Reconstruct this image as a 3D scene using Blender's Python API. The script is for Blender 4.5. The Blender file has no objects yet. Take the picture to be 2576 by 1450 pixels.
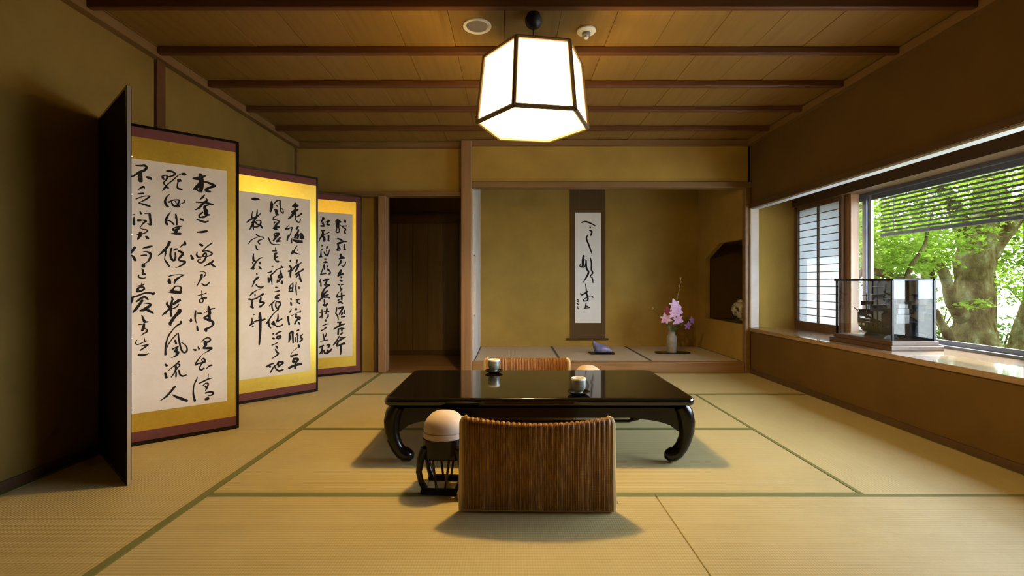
import bpy, math, random
from mathutils import Vector, Matrix
random.seed(7)
S = bpy.context.scene
COL = S.collection
# ------------------------------------------------------------------ camera
# metres; camera at the origin of X/Y, 0.9 m above the mats, looking along +Y
FPX, VX, VY, CAMH = 1172.0, 1284.0, 714.0, 0.9
cam_d = bpy.data.cameras.new('camera')
cam_d.sensor_width = 36.0
cam_d.lens = FPX / 2576 * 36.0
cam_d.shift_x = (1288 - VX) / 2576
cam_d.shift_y = -(725 - VY) / 2576
cam_d.clip_start = 0.02
cam = bpy.data.objects.new('camera', cam_d)
cam.location = (0, 0, CAMH)
cam.rotation_euler = (math.radians(90), 0, 0)
COL.objects.link(cam)
S.camera = cam
# ------------------------------------------------------------------ sky and exposure
SKY_COL = (0.74, 0.87, 1.0)
SKY_STR = 27.0
LAMP_COL = (1.0, 0.67, 0.24)
LAMP_STR = 8.0           # glow of the paper panes
BULB_W = 465.0           # bulb inside the paper shade
w = bpy.data.worlds.new('overcast_sky')
S.world = w
w.use_nodes = True
bg = w.node_tree.nodes['Background']
bg.inputs['Color'].default_value = (*SKY_COL, 1)
bg.inputs['Strength'].default_value = SKY_STR
sun_d = bpy.data.lights.new('sun', 'SUN')
sun_d.energy = 46.0; sun_d.angle = math.radians(1.5); sun_d.color = (1.0, 0.95, 0.86)
sun = bpy.data.objects.new('sun', sun_d); COL.objects.link(sun)
SUN_EL, SUN_AZ = math.radians(60), math.radians(35)      # shines from the garden side, from +X turned towards +Y
sun_from = Vector((math.cos(SUN_EL) * math.cos(SUN_AZ), math.cos(SUN_EL) * math.sin(SUN_AZ), math.sin(SUN_EL)))
sun.rotation_euler = (-sun_from).to_track_quat('-Z', 'Y').to_euler()
sun.location = sun_from * 30
S.view_settings.view_transform = 'Standard'
S.view_settings.look = 'None'
S.view_settings.gamma = 1.0
S.view_settings.use_curve_mapping = False
S.view_settings.exposure = 0.0
# ------------------------------------------------------------------ materials
MATS = {}
def mat(name, col, rough=0.6, metal=0.0, spec=0.5, coat=0.0, sheen=0.0):
    m = bpy.data.materials.new(name)
    m.use_nodes = True
    b = m.node_tree.nodes['Principled BSDF']
    b.inputs['Base Color'].default_value = (*col, 1)
    b.inputs['Roughness'].default_value = rough
    b.inputs['Metallic'].default_value = metal
    b.inputs['Specular IOR Level'].default_value = spec
    b.inputs['Coat Weight'].default_value = coat
    b.inputs['Coat Roughness'].default_value = 0.05
    b.inputs['Sheen Weight'].default_value = sheen
    MATS[name] = m
    return m
def nodes(m):
    t = m.node_tree
    return t, t.nodes, t.links, t.nodes['Principled BSDF']
def coords(t, scale=(1, 1, 1), kind='Object'):
    tc = t.nodes.new('ShaderNodeTexCoord')
    mp = t.nodes.new('ShaderNodeMapping')
    mp.inputs['Scale'].default_value = scale
    t.links.new(tc.outputs[kind], mp.inputs['Vector'])
    return mp.outputs['Vector']
def ramp(t, fac, stops):
    r = t.nodes.new('ShaderNodeValToRGB')
    el = r.color_ramp.elements
    el[0].position, el[0].color = stops[0][0], (*stops[0][1], 1)
    el[1].position, el[1].color = stops[-1][0], (*stops[-1][1], 1)
    for p, c in stops[1:-1]:
        e = el.new(p); e.color = (*c, 1)
    t.links.new(fac, r.inputs['Fac'])
    return r.outputs['Color']
def noise(t, vec, scale, detail=4, rough=0.55):
    n = t.nodes.new('ShaderNodeTexNoise')
    n.inputs['Scale'].default_value = scale
    n.inputs['Detail'].default_value = detail
    n.inputs['Roughness'].default_value = rough
    t.links.new(vec, n.inputs['Vector'])
    return n.outputs['Fac']
def bump(t, h, strength, dist, b):
    n = t.nodes.new('ShaderNodeBump')
    n.inputs['Strength'].default_value = strength
    n.inputs['Distance'].default_value = dist
    t.links.new(h, n.inputs['Height'])
    t.links.new(n.outputs['Normal'], b.inputs['Normal'])
def math_n(t, op, a, b=None, v=None):
    n = t.nodes.new('ShaderNodeMath'); n.operation = op
    t.links.new(a, n.inputs[0])
    if b is not None: t.links.new(b, n.inputs[1])
    if v is not None: n.inputs[1].default_value = v
    return n.outputs[0]
def lerp(a, b, f): return tuple(x + (y - x) * f for x, y in zip(a, b))
def wood(name, c1, c2, axis='X', scale=1.0, rough=0.5, coat=0.0, rnd=True):
    """straight-grained wood: noise stretched along the grain"""
    m = mat(name, c1, rough, coat=coat)
    t, N, L, b = nodes(m)
    s = {'X': (0.6, 9, 9), 'Y': (9, 0.6, 9), 'Z': (9, 9, 0.6)}[axis]
    v = coords(t, tuple(q * scale for q in s))
    if rnd:
        oi = N.new('ShaderNodeObjectInfo')
        ad = N.new('ShaderNodeVectorMath'); ad.operation = 'ADD'
        mu = N.new('ShaderNodeMath'); mu.operation = 'MULTIPLY'; mu.inputs[1].default_value = 37.0
        L.new(oi.outputs['Random'], mu.inputs[0]); L.new(v, ad.inputs[0]); L.new(mu.outputs[0], ad.inputs[1])
        v = ad.outputs[0]
    f = noise(t, v, 2.2, 6, 0.6)
    L.new(ramp(t, f, [(0.3, c2), (0.5, lerp(c1, c2, 0.3)), (0.7, c1)]), b.inputs['Base Color'])
    bump(t, f, 0.15, 0.004, b)
    return m
def plaster(name, c, var=0.12):
    m = mat(name, c, 0.92, spec=0.2)
    t, N, L, b = nodes(m)
    v = coords(t)
    f = noise(t, v, 3.0, 5)
    g = noise(t, v, 260.0, 2)
    L.new(ramp(t, f, [(0.3, tuple(x * (1 - var) for x in c)), (0.7, tuple(min(1, x * (1 + var)) for x in c))]), b.inputs['Base Color'])
    bump(t, g, 0.25, 0.002, b)
    return m
def tatami(name, c1, c2):
    m = mat(name, c1, 0.55, spec=0.35, sheen=0.1)
    t, N, L, b = nodes(m)
    v = coords(t)
    sx = N.new('ShaderNodeSeparateXYZ'); L.new(v, sx.inputs[0])
    # raised warp lines run along the mat, a rush every couple of millimetres crosses them
    ridge = math_n(t, 'SINE', math_n(t, 'MULTIPLY', sx.outputs['Y'], v=2 * math.pi / 0.0155))
    rush = math_n(t, 'SINE', math_n(t, 'MULTIPLY', sx.outputs['X'], v=2 * math.pi / 0.009))
    h = math_n(t, 'ADD', ridge, math_n(t, 'MULTIPLY', rush, v=0.45))
    n1 = noise(t, coords(t, (2.0, 60, 1)), 3.0, 4)
    n2 = noise(t, v, 2.0, 3)
    mix = math_n(t, 'ADD', math_n(t, 'MULTIPLY', n1, v=0.5), math_n(t, 'MULTIPLY', n2, v=0.5))
    mix = math_n(t, 'ADD', mix, math_n(t, 'MULTIPLY', ridge, v=0.05))
    L.new(ramp(t, mix, [(0.32, c2), (0.68, c1)]), b.inputs['Base Color'])
    bump(t, h, 0.35, 0.0012, b)
    return m
tatami('tatami_rush', (0.50, 0.40, 0.165), (0.40, 0.31, 0.115))
tatami('tatami_rush_alcove', (0.52, 0.41, 0.26), (0.41, 0.32, 0.19))
mat('tatami_cloth', (0.17, 0.175, 0.06), 0.85, spec=0.2)
mat('tatami_cloth_alcove', (0.10, 0.10, 0.085), 0.85, spec=0.2)
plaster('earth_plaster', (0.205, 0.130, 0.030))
plaster('earth_plaster_lit', (0.36, 0.235, 0.055))  # same plaster, lightened to stand for brighter light on the back walls
plaster('earth_plaster_shaded', (0.122, 0.070, 0.020))  # same plaster, darkened to put the window side's dimmer light into its colour
plaster('pale_plaster', (0.62, 0.57, 0.53))
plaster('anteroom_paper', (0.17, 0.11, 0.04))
wood('cedar_board', (0.25, 0.145, 0.033), (0.195, 0.107, 0.022), 'Y', 1.4, 0.55)
wood('cedar_beam', (0.115, 0.042, 0.013), (0.085, 0.030, 0.009), 'X', 1.2, 0.5)
wood('cedar_trim_x', (0.21, 0.12, 0.045), (0.16, 0.085, 0.03), 'X', 1.2, 0.5)
wood('cedar_trim_y', (0.21, 0.12, 0.045), (0.16, 0.085, 0.03), 'Y', 1.2, 0.5)
wood('cypress_post', (0.30, 0.175, 0.085), (0.23, 0.12, 0.055), 'Z', 1.2, 0.42)
wood('sill_wood', (0.34, 0.22, 0.12), (0.25, 0.15, 0.075), 'Y', 1.2, 0.22, coat=1.0)
wood('dark_wood_y', (0.095, 0.05, 0.022), (0.06, 0.03, 0.013), 'Y', 1.2, 0.4)
wood('dark_wood_z', (0.095, 0.05, 0.022), (0.06, 0.03, 0.013), 'Z', 1.2, 0.4)
wood('shoji_wood', (0.15, 0.085, 0.045), (0.10, 0.055, 0.03), 'Z', 1.2, 0.5)
wood('door_wood', (0.15, 0.095, 0.035), (0.11, 0.066, 0.022), 'Z', 1.2, 0.4)
wood('rail_wood', (0.30, 0.17, 0.075), (0.20, 0.10, 0.04), 'X', 1.2, 0.35, coat=0.2)
mat('black_lacquer', (0.006, 0.005, 0.005), 0.22, spec=0.3, coat=0.08)
mat('tabletop_lacquer', (0.006, 0.005, 0.004), 0.08, spec=0.5, coat=0.6)
mat('dark_metal', (0.02, 0.02, 0.022), 0.4, metal=0.3)
mat('black_iron', (0.012, 0.011, 0.010), 0.5)
mat('screen_back', (0.011, 0.006, 0.004), 0.8, spec=0.1)
mat('ink', (0.010, 0.010, 0.012), 0.75, spec=0.2)
mat('silver', (0.75, 0.75, 0.78), 0.3, metal=1.0)
mat('white_plastic', (0.75, 0.74, 0.70), 0.4)
mat('brown_bar', (0.12, 0.075, 0.035), 0.5)
mat('aluminium_sash', (0.16, 0.19, 0.25), 0.4, metal=0.5)
mat('pale_lit_aluminium', (0.55, 0.60, 0.68), 0.4, metal=0.3)
mat('mirror', (0.34, 0.38, 0.42), 0.03, metal=1.0)
mat('detector_grey', (0.25, 0.25, 0.26), 0.4)
def matte(name):
    nodes(MATS[name])[3].inputs['Specular IOR Level'].default_value = 0.0
def paper_mat(name, c1, c2, rough=0.85):
    m = mat(name, c1, rough, spec=0.2)
    t, N, L, b = nodes(m)
    f = noise(t, coords(t), 9.0, 6, 0.65)
    g = noise(t, coords(t, (30, 30, 30)), 9.0, 2)
    fg = math_n(t, 'ADD', math_n(t, 'MULTIPLY', f, v=0.6), math_n(t, 'MULTIPLY', g, v=0.4))
    L.new(ramp(t, fg, [(0.3, c2), (0.7, c1)]), b.inputs['Base Color'])
    return m
paper_mat('calligraphy_paper', (0.72, 0.66, 0.60), (0.62, 0.555, 0.49))
paper_mat('scroll_paper', (0.88, 0.87, 0.86), (0.80, 0.79, 0.78))
m = paper_mat('gold_leaf', (0.82, 0.60, 0.10), (0.66, 0.44, 0.05), 0.36)
nodes(m)[3].inputs['Metallic'].default_value = 0.75
nodes(m)[3].inputs['Specular IOR Level'].default_value = 0.5
def cloth(name, c1, c2, s):
    m = mat(name, c1, 0.8, spec=0.2, sheen=0.2)
    t, N, L, b = nodes(m)
    v = coords(t)
    k = N.new('ShaderNodeTexChecker'); k.inputs['Scale'].default_value = s
    k.inputs['Color1'].default_value = (*c1, 1); k.inputs['Color2'].default_value = (*c2, 1)
    L.new(v, k.inputs['Vector']); L.new(k.outputs['Color'], b.inputs['Base Color'])
    return m
cloth('brocade', (0.17, 0.055, 0.045), (0.12, 0.04, 0.045), 180)
cloth('scroll_mount', (0.115, 0.066, 0.022), (0.095, 0.055, 0.02), 300)
cloth('armrest_cloth', (0.60, 0.47, 0.36), (0.56, 0.43, 0.33), 500)
m = mat('rattan', (0.42, 0.20, 0.055), 0.45, spec=0.4)
t, N, L, b = nodes(m)
v = coords(t)
sx = N.new('ShaderNodeSeparateXYZ'); L.new(v, sx.inputs[0])
wv = math_n(t, 'SINE', math_n(t, 'MULTIPLY', sx.outputs['Z'], v=2 * math.pi / 0.006))
wx = math_n(t, 'SINE', math_n(t, 'MULTIPLY', sx.outputs['X'], v=2 * math.pi / 0.0068))
wsum = math_n(t, 'ADD', math_n(t, 'MULTIPLY', wv, v=0.25), wx)
nz = noise(t, coords(t, (40, 40, 4)), 3.0, 4)
fm = math_n(t, 'ADD', math_n(t, 'MULTIPLY', wsum, v=0.16), nz)
L.new(ramp(t, fm, [(0.25, (0.10, 0.032, 0.006)), (0.55, (0.225, 0.088, 0.014)), (0.85, (0.46, 0.235, 0.045))]), b.inputs['Base Color'])
bump(t, wsum, 0.4, 0.001, b)
mat('rattan_pole', (0.62, 0.43, 0.20), 0.4)
# glass pane: clear with a weak mirror reflection
def glass(name, tint=(1, 1, 1)):
    m = bpy.data.materials.new(name); m.use_nodes = True
    t = m.node_tree; t.nodes.clear()
    o = t.nodes.new('ShaderNodeOutputMaterial')
    tr = t.nodes.new('ShaderNodeBsdfTransparent'); tr.inputs['Color'].default_value = (*tint, 1)
    gl = t.nodes.new('ShaderNodeBsdfGlossy'); gl.inputs['Roughness'].default_value = 0.01
    lw = t.nodes.new('ShaderNodeLayerWeight'); lw.inputs['Blend'].default_value = 0.5
    pw = t.nodes.new('ShaderNodeMath'); pw.operation = 'POWER'; pw.inputs[1].default_value = 5.0
    t.links.new(lw.outputs['Facing'], pw.inputs[0])
    fr = t.nodes.new('ShaderNodeMath'); fr.operation = 'MULTIPLY_ADD'; fr.inputs[1].default_value = 0.9; fr.inputs[2].default_value = 0.035
    t.links.new(pw.outputs[0], fr.inputs[0])
    mx = t.nodes.new('ShaderNodeMixShader')
    t.links.new(fr.outputs[0], mx.inputs[0]); t.links.new(tr.outputs[0], mx.inputs[1]); t.links.new(gl.outputs[0], mx.inputs[2])
    t.links.new(mx.outputs[0], o.inputs['Surface'])
    MATS[name] = m
glass('window_glass', (0.97, 0.98, 0.98))
glass('case_glass', (0.95, 0.97, 0.98))
def translucent(name, c, ct, f):
    m = bpy.data.materials.new(name); m.use_nodes = True
    t = m.node_tree; t.nodes.clear()
    o = t.nodes.new('ShaderNodeOutputMaterial')
    d = t.nodes.new('ShaderNodeBsdfDiffuse'); d.inputs['Color'].default_value = (*c, 1)
    tl = t.nodes.new('ShaderNodeBsdfTranslucent'); tl.inputs['Color'].default_value = (*ct, 1)
    mx = t.nodes.new('ShaderNodeMixShader'); mx.inputs[0].default_value = f
    t.links.new(d.outputs[0], mx.inputs[1]); t.links.new(tl.outputs[0], mx.inputs[2]); t.links.new(mx.outputs[0], o.inputs['Surface'])
    MATS[name] = m
translucent('shoji_paper', (0.80, 0.80, 0.78), (0.50, 0.53, 0.55), 0.55)
translucent('maple_leaf', (0.036, 0.059, 0.006), (0.070, 0.115, 0.009), 0.5)
translucent('shrub_leaf', (0.020, 0.036, 0.005), (0.035, 0.06, 0.008), 0.35)
# lamp paper gives off light
# glowing paper; the thinner base pane lets half of the bulb's light straight through, the side panes little
for nm, tf in (('lamp_paper', 0.16), ('lamp_diffuser', 0.5)):
    m = bpy.data.materials.new(nm); m.use_nodes = True
    t = m.node_tree; t.nodes.clear()
    o = t.nodes.new('ShaderNodeOutputMaterial'); e = t.nodes.new('ShaderNodeEmission')
    e.inputs['Color'].default_value = (*LAMP_COL, 1); e.inputs['Strength'].default_value = LAMP_STR / (1 - tf)
    tr = t.nodes.new('ShaderNodeBsdfTransparent'); tr.inputs['Color'].default_value = (1, 1, 1, 1)
    mx = t.nodes.new('ShaderNodeMixShader'); mx.inputs[0].default_value = tf
    t.links.new(e.outputs[0], mx.inputs[1]); t.links.new(tr.outputs[0], mx.inputs[2])
    t.links.new(mx.outputs[0], o.inputs['Surface']); MATS[nm] = m
def mottled(name, stops, scale, rough=0.6, bmp=0.0, dist=0.02, stretch=(1, 1, 1), metal=0.0):
    m = mat(name, stops[0][1], rough, metal=metal)
    t, N, L, b = nodes(m)
    f = noise(t, coords(t, stretch), scale, 6, 0.6)
    L.new(ramp(t, f, stops), b.inputs['Base Color'])
    if bmp: bump(t, f, bmp, dist, b)
    return m
mottled('bark', [(0.3, (0.006, 0.004, 0.001)), (0.48, (0.020, 0.015, 0.0045)), (0.60, (0.030, 0.027, 0.009)), (0.7, (0.055, 0.052, 0.026))], 9.0, 0.9, 1.0, 0.06, (1, 1, 0.5))
mottled('moss', [(0.3, (0.018, 0.022, 0.004)), (0.7, (0.036, 0.042, 0.008))], 4.0, 0.95, 0.5, 0.05)
mottled('gravel', [(0.3, (0.24, 0.24, 0.23)), (0.7, (0.36, 0.36, 0.34))], 30.0, 0.9)
for nm in ('bark', 'moss', 'gravel'): matte(nm)
mottled('celadon', [(0.3, (0.15, 0.165, 0.14)), (0.7, (0.25, 0.265, 0.23))], 30.0, 0.18)
mat('cup_white', (0.80, 0.80, 0.74), 0.2)
mottled('vase_glaze', [(0.3, (0.22, 0.20, 0.17)), (0.7, (0.36, 0.34, 0.33))], 12.0, 0.4)
mottled('ornament_glaze', [(0.25, (0.05, 0.07, 0.22)), (0.5, (0.16, 0.17, 0.36)), (0.75, (0.42, 0.34, 0.46))], 9.0, 0.25)
mottled('painted_pot', [(0.44, (0.05, 0.055, 0.05)), (0.5, (0.45, 0.42, 0.32)), (0.56, (0.62, 0.58, 0.46))], 11.0, 0.25)
mottled('ship_wood', [(0.3, (0.030, 0.026, 0.024)), (0.7, (0.075, 0.065, 0.06))], 20.0, 0.5)
mat('ship_sail', (0.06, 0.06, 0.065), 0.7)
mottled('pink_petal', [(0.3, (0.62, 0.30, 0.62)), (0.7, (0.86, 0.64, 0.86))], 14.0, 0.5)
mat('purple_petal', (0.34, 0.15, 0.48), 0.5)
mat('magenta_petal', (0.40, 0.07, 0.22), 0.5)
mat('stem_green', (0.05, 0.09, 0.025), 0.6)
mat('dry_stalk', (0.34, 0.28, 0.12), 0.7)
mat('bamboo_reed', (0.50, 0.45, 0.30), 0.5)
mat('blind_slat', (0.02, 0.018, 0.010), 0.6)
mat('eave_wood', (0.05, 0.045, 0.05), 0.6)
# ------------------------------------------------------------------ mesh helpers
class MB:
    def __init__(self):
        self.v = []; self.f = []; self.sm = False
    def box(self, x0, x1, y0, y1, z0, z1, bev=0.0):
        n = len(self.v)
        if bev <= 0:
            self.v += [(x, y, z) for z in (z0, z1) for y in (y0, y1) for x in (x0, x1)]
            self.f += [tuple(n + i for i in q) for q in ((0, 2, 3, 1), (4, 5, 7, 6), (0, 1, 5, 4), (1, 3, 7, 5), (3, 2, 6, 7), (2, 0, 4, 6))]
            return self
        pts = {}
        lo, hi = (x0, y0, z0), (x1, y1, z1)
        for sx in (0, 1):
            for sy in (0, 1):
                for sz in (0, 1):
                    s = (sx, sy, sz)
                    c = [hi[k] if s[k] else lo[k] for k in range(3)]
                    i = [c[k] - bev if s[k] else c[k] + bev for k in range(3)]
                    for k in range(3):
                        p = list(i); p[k] = c[k]
                        pts[s + (k,)] = len(self.v); self.v.append(tuple(p))
        g = lambda a, b, c, k: pts[(a, b, c, k)]
        for k in range(3):
            o = [q for q in range(3) if q != k]
            for e in (0, 1):
                q = []
                for a, b in ((0, 0), (1, 0), (1, 1), (0, 1)):
                    s = [0, 0, 0]; s[k] = e; s[o[0]] = a; s[o[1]] = b
                    q.append(g(*s, k))
                flip = (e == 0) ^ (k == 1)
                self.f.append(tuple(q[::-1]) if flip else tuple(q))
            for a in (0, 1):
                for b in (0, 1):
                    s0 = [0, 0, 0]; s0[o[0]] = a; s0[o[1]] = b
                    s1 = list(s0); s1[k] = 1
                    self.f.append((g(*s0, o[0]), g(*s1, o[0]), g(*s1, o[1]), g(*s0, o[1])))
        for s in [(a, b, c) for a in (0, 1) for b in (0, 1) for c in (0, 1)]:
            self.f.append((g(*s, 0), g(*s, 1), g(*s, 2)))
        return self
    def prism(self, poly, axis, a, b):
        """extrude a 2D polygon along axis ('x','y','z') from a to b"""
        n = len(self.v); k = len(poly)
        for q in (a, b):
            for (s, t) in poly:
                self.v.append({'x': (q, s, t), 'y': (s, q, t), 'z': (s, t, q)}[axis])
        self.f.append(tuple(range(n, n + k))[::-1]); self.f.append(tuple(range(n + k, n + 2 * k)))
        for i in range(k):
            j = (i + 1) % k
            self.f.append((n + i, n + j, n + k + j, n + k + i))
        return self
    def tube(self, path, rad, seg=10, cap=True, squash=1.0):
        P = [Vector(p) for p in path]
        R = rad if isinstance(rad, (list, tuple)) else [rad] * len(P)
        n0 = len(self.v)
        T = []
        for i in range(len(P)):
            a = P[max(0, i - 1)]; b = P[min(len(P) - 1, i + 1)]
            T.append((b - a).normalized())
        up = Vector((0, 0, 1)) if abs(T[0].z) < 0.9 else Vector((1, 0, 0))
        nn = (up - T[0] * up.dot(T[0])).normalized()
        for i in range(len(P)):
            nn = (nn - T[i] * nn.dot(T[i])).normalized()
            bb = T[i].cross(nn)
            for s in range(seg):
                an = 2 * math.pi * s / seg
                q = P[i] + nn * (R[i] * math.cos(an) * squash) + bb * (R[i] * math.sin(an))
                self.v.append(tuple(q))
        for i in range(len(P) - 1):
            for s in range(seg):
                a = n0 + i * seg + s; b = n0 + i * seg + (s + 1) % seg
                self.f.append((a, b, b + seg, a + seg))
        if cap:
            self.f.append(tuple(n0 + s for s in range(seg))[::-1])
            e = n0 + (len(P) - 1) * seg
            self.f.append(tuple(e + s for s in range(seg)))
        return self
    def lathe(self, prof, seg=24, c=(0, 0, 0), sx=1.0, sy=1.0):
        n0 = len(self.v)
        for (r, z) in prof:
            for s in range(seg):
                an = 2 * math.pi * s / seg
                self.v.append((c[0] + r * sx * math.cos(an), c[1] + r * sy * math.sin(an), c[2] + z))
        for i in range(len(prof) - 1):
            for s in range(seg):
                a = n0 + i * seg + s; b = n0 + i * seg + (s + 1) % seg
                self.f.append((a, b, b + seg, a + seg))
        self.f.append(tuple(n0 + s for s in range(seg))[::-1])
        e = n0 + (len(prof) - 1) * seg
        self.f.append(tuple(e + s for s in range(seg)))
        return self
    def grid(self, rows):
        """rows of points joined into a sheet"""
        n0 = len(self.v); k = len(rows[0])
        for r in rows: self.v += [tuple(p) for p in r]
        for i in range(len(rows) - 1):
            for j in range(k - 1):
                a = n0 + i * k + j
                self.f.append((a, a + 1, a + k + 1, a + k))
        return self
    def mesh(self, name, m, smooth=False):
        me = bpy.data.meshes.new(name)
        me.from_pydata(self.v, [], self.f)
        me.materials.append(MATS[m])
        me.validate()
        if smooth:
            me.polygons.foreach_set('use_smooth', [True] * len(me.polygons))
            me.set_sharp_from_angle(angle=math.radians(40))
        me.update()
        return me
    def build(self, name, m, parent=None, smooth=False, loc=(0, 0, 0), rz=0.0):
        return link(name, self.mesh(name, m, smooth), parent, loc, rz)
def link(name, me, parent=None, loc=(0, 0, 0), rz=0.0):
    o = bpy.data.objects.new(name, me)
    COL.objects.link(o)
    o.location = loc; o.rotation_euler = (0, 0, rz)
    if parent is not None: o.parent = parent
    return o
def tag(o, label, cat, group=None, kind=None):
    o['label'] = label; o['category'] = cat
    if group: o['group'] = group
    if kind: o['kind'] = kind
    return o
def thing(name, label, cat, loc=(0, 0, 0), rz=0.0, group=None):
    o = bpy.data.objects.new(name, None)
    o.empty_display_size = 0.05
    COL.objects.link(o)
    o.location = loc; o.rotation_euler = (0, 0, rz)
    return tag(o, label, cat, group)
def struct(o, label, cat):
    return tag(o, label, cat, kind='structure')
def at(px, py, Y):
    """a point of the place at depth Y, from its position in the photograph"""
    return Vector(((px - VX) / FPX * Y, Y, CAMH + (VY - py) / FPX * Y))
def copy_tree(o, parent=None):
    c = o.copy(); COL.objects.link(c); c.parent = parent
    for ch in [q for q in o.children]:
        copy_tree(ch, c)
    return c
# ------------------------------------------------------------------ the room
XL, XR, YF, YB, ZC = -2.20, 2.42, -1.4, 4.74, 2.345
AX0, AX1, AYB, AZ = -0.376, 2.36, 5.86, 0.11            # alcove: left, right, back, floor height
# --- floor with its mats
floor = struct(MB().box(XL - .1, XR + .1, YF - .1, 6.0, -.12, -.05).build('floor', 'dark_wood_y'), 'tatami floor of pale yellow rush mats with green cloth borders', 'floor')
mat_cache = {}
def tatami_mat(x0, x1, y0, y1, z=0.0, parent=floor, rush='tatami_rush', cl='tatami_cloth', bw=0.018, turn=None):
    lx, ly = x1 - x0, y1 - y0
    along_x = lx >= ly if turn is None else turn
    Lg, Sh = (lx, ly) if along_x else (ly, lx)
    key = (round(Lg, 3), round(Sh, 3), rush, bw)
    if key not in mat_cache:
        g = 0.0012
        a = MB().box(-Lg / 2 + g, Lg / 2 - g, -Sh / 2 + g, Sh / 2 - g, -.05, 0, .002).mesh('tatami_mat', rush)
        c = MB()
        c.box(-Lg / 2 + g, Lg / 2 - g, -Sh / 2 + g * .6, -Sh / 2 + bw, -.02, .0018)
        c.box(-Lg / 2 + g, Lg / 2 - g, Sh / 2 - bw, Sh / 2 - g * .6, -.02, .0018)
        mat_cache[key] = (a, c.mesh('border', cl))
    a, c = mat_cache[key]
    o = link('tatami_mat', a, parent, ((x0 + x1) / 2, (y0 + y1) / 2, z), 0 if along_x else math.pi / 2)
    link('border', c, o)
    return o
b1, b2, b3 = -1.284, 0.616, 1.492
R0, R1, R2, R3, R4 = 1.086, 1.986, 2.882, 3.781, 4.69
for (x0, x1, y0, y1) in [
        (XL, b1, R0, R2), (XL, b1, R2, R4), (b1, -.37, R1, R2), (-.37, b3, R1, R2), (b1, .57, R2, R3), (.57, b3, R2, R3),
        (b1, b2, R3, R4), (b2, XR, R3, R4), (b3, XR, R1, R3), (b1, b2, R0, R1), (b2, XR, R0, R1),
        (XL, b1, -.72, R0), (b1, b2, .18, R0), (b2, XR, .18, R0), (b1, b2, -.72, .18), (b2, XR, -.72, .18)]:
    tatami_mat(x0, x1, y0, y1, bw=.034 if x0 == XL else .018)
MB().box(XL, XR, YF, -.722, -.05, 0).build('floorboard', 'dark_wood_y', floor)
MB().box(XL, -.39, R4 + .002, 6.0, -.05, -.002).build('floorboard', 'rail_wood', floor)
# --- walls
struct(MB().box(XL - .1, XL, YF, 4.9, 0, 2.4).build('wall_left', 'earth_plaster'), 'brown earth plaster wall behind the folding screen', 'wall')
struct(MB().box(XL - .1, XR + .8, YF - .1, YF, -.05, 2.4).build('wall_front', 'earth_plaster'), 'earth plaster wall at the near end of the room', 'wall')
wb = MB()
wb.box(XL, -1.335, 4.785, 4.87, 0, 1.80)
wb.box(XL, -.44, 4.785, 4.87, 1.80, 2.4)
struct(wb.build('wall_back', 'earth_plaster_lit'), 'earth plaster wall around the dark doorway', 'wall')
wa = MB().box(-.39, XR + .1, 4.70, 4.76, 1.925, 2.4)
struct(wa.build('wall_alcove_front', 'earth_plaster_lit'), 'plaster wall above the alcove lintel', 'wall')
struct(MB().box(-.46, 3.1, AYB, AYB + .1, 0, 2.4).build('wall_alcove_back', 'earth_plaster_lit'), 'plaster back wall of the alcove behind the hanging scroll', 'wall')
wl = MB()
wl.box(-.44, AX0, 4.75, 4.79, 0, 2.4); wl.box(-.44, AX0, 5.08, AYB, 0, 2.4)
wl.box(-.44, AX0, 4.79, 5.08, 0, .56); wl.box(-.44, AX0, 4.79, 5.08, 1.20, 2.4)
wal = struct(wl.build('wall_alcove_left', 'pale_plaster'), 'pale plaster side wall of the alcove with small reed lattice opening', 'wall')
for k in range(7):
    z = .60 + k * .088
    MB().tube([(-.408, 4.785, z), (-.408, 4.94, z + .03), (-.408, 5.085, z + .055)], .014, 8).build('reed', 'bamboo_reed', wal, True)
for y in (4.86, 5.0):
    MB().tube([(-.425, y, .55), (-.425, y, 1.21)], .008, 6).build('reed', 'bamboo_reed', wal, True)
wr = MB()
wr.prism([(4.74, .0), (AYB, .0), (AYB, 2.4), (5.63, 2.4), (5.63, .484), (4.74, .484)], 'x', AX1, AX1 + .05)
wr.prism([(4.74, 1.356), (5.26, 1.356), (5.63, 1.20), (5.63, 2.4), (4.74, 2.4)], 'x', AX1, AX1 + .05)
struct(wr.build('wall_alcove_right', 'earth_plaster_lit'), 'plaster side wall of the alcove with a chamfered dark niche', 'wall')
nb = MB()
nb.box(AX1 + .05, 3.0, 4.775, 5.70, .44, .484); nb.box(AX1 + .05, 3.0, 4.775, 5.70, 1.37, 1.42)
nb.box(2.95, 3.0, 4.775, 5.70, .484, 1.37); nb.box(AX1 + .05, 3.0, 5.66, 5.71, .484, 1.37)
struct(nb.build('wall_niche', 'earth_plaster_shaded'), 'brown lining of the niche beside the alcove', 'wall')
# anteroom behind the doorway
an = MB()
an.box(XL - .1, -.44, 5.90, 5.98, -.05, 2.4); an.box(XL - .1, XL, 4.87, 5.98, -.05, 2.4)
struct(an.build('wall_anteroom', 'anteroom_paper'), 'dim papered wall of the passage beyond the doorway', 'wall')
dr = struct(MB().box(-1.62, -.46, 5.872, 5.895, 1.66, 1.72).build('door_1', 'dark_wood_y'), 'brown boarded sliding door at the end of the dim passage', 'door')
for k in range(6):
    MB().box(-1.62 + .193 * k + .002, -1.62 + .193 * (k + 1) - .002, 5.875, 5.89, .06, 1.66, .002).build('door_board', 'door_wood', dr)
MB().box(-1.62, -.46, 5.872, 5.895, .0, .06).build('door_rail', 'dark_wood_y', dr)
struct(MB().box(-1.62, -.46, 5.86, 5.90, 1.72, 1.78).build('trim_1', 'dark_wood_y'), 'dark lintel across the passage wall', 'trim')
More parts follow.
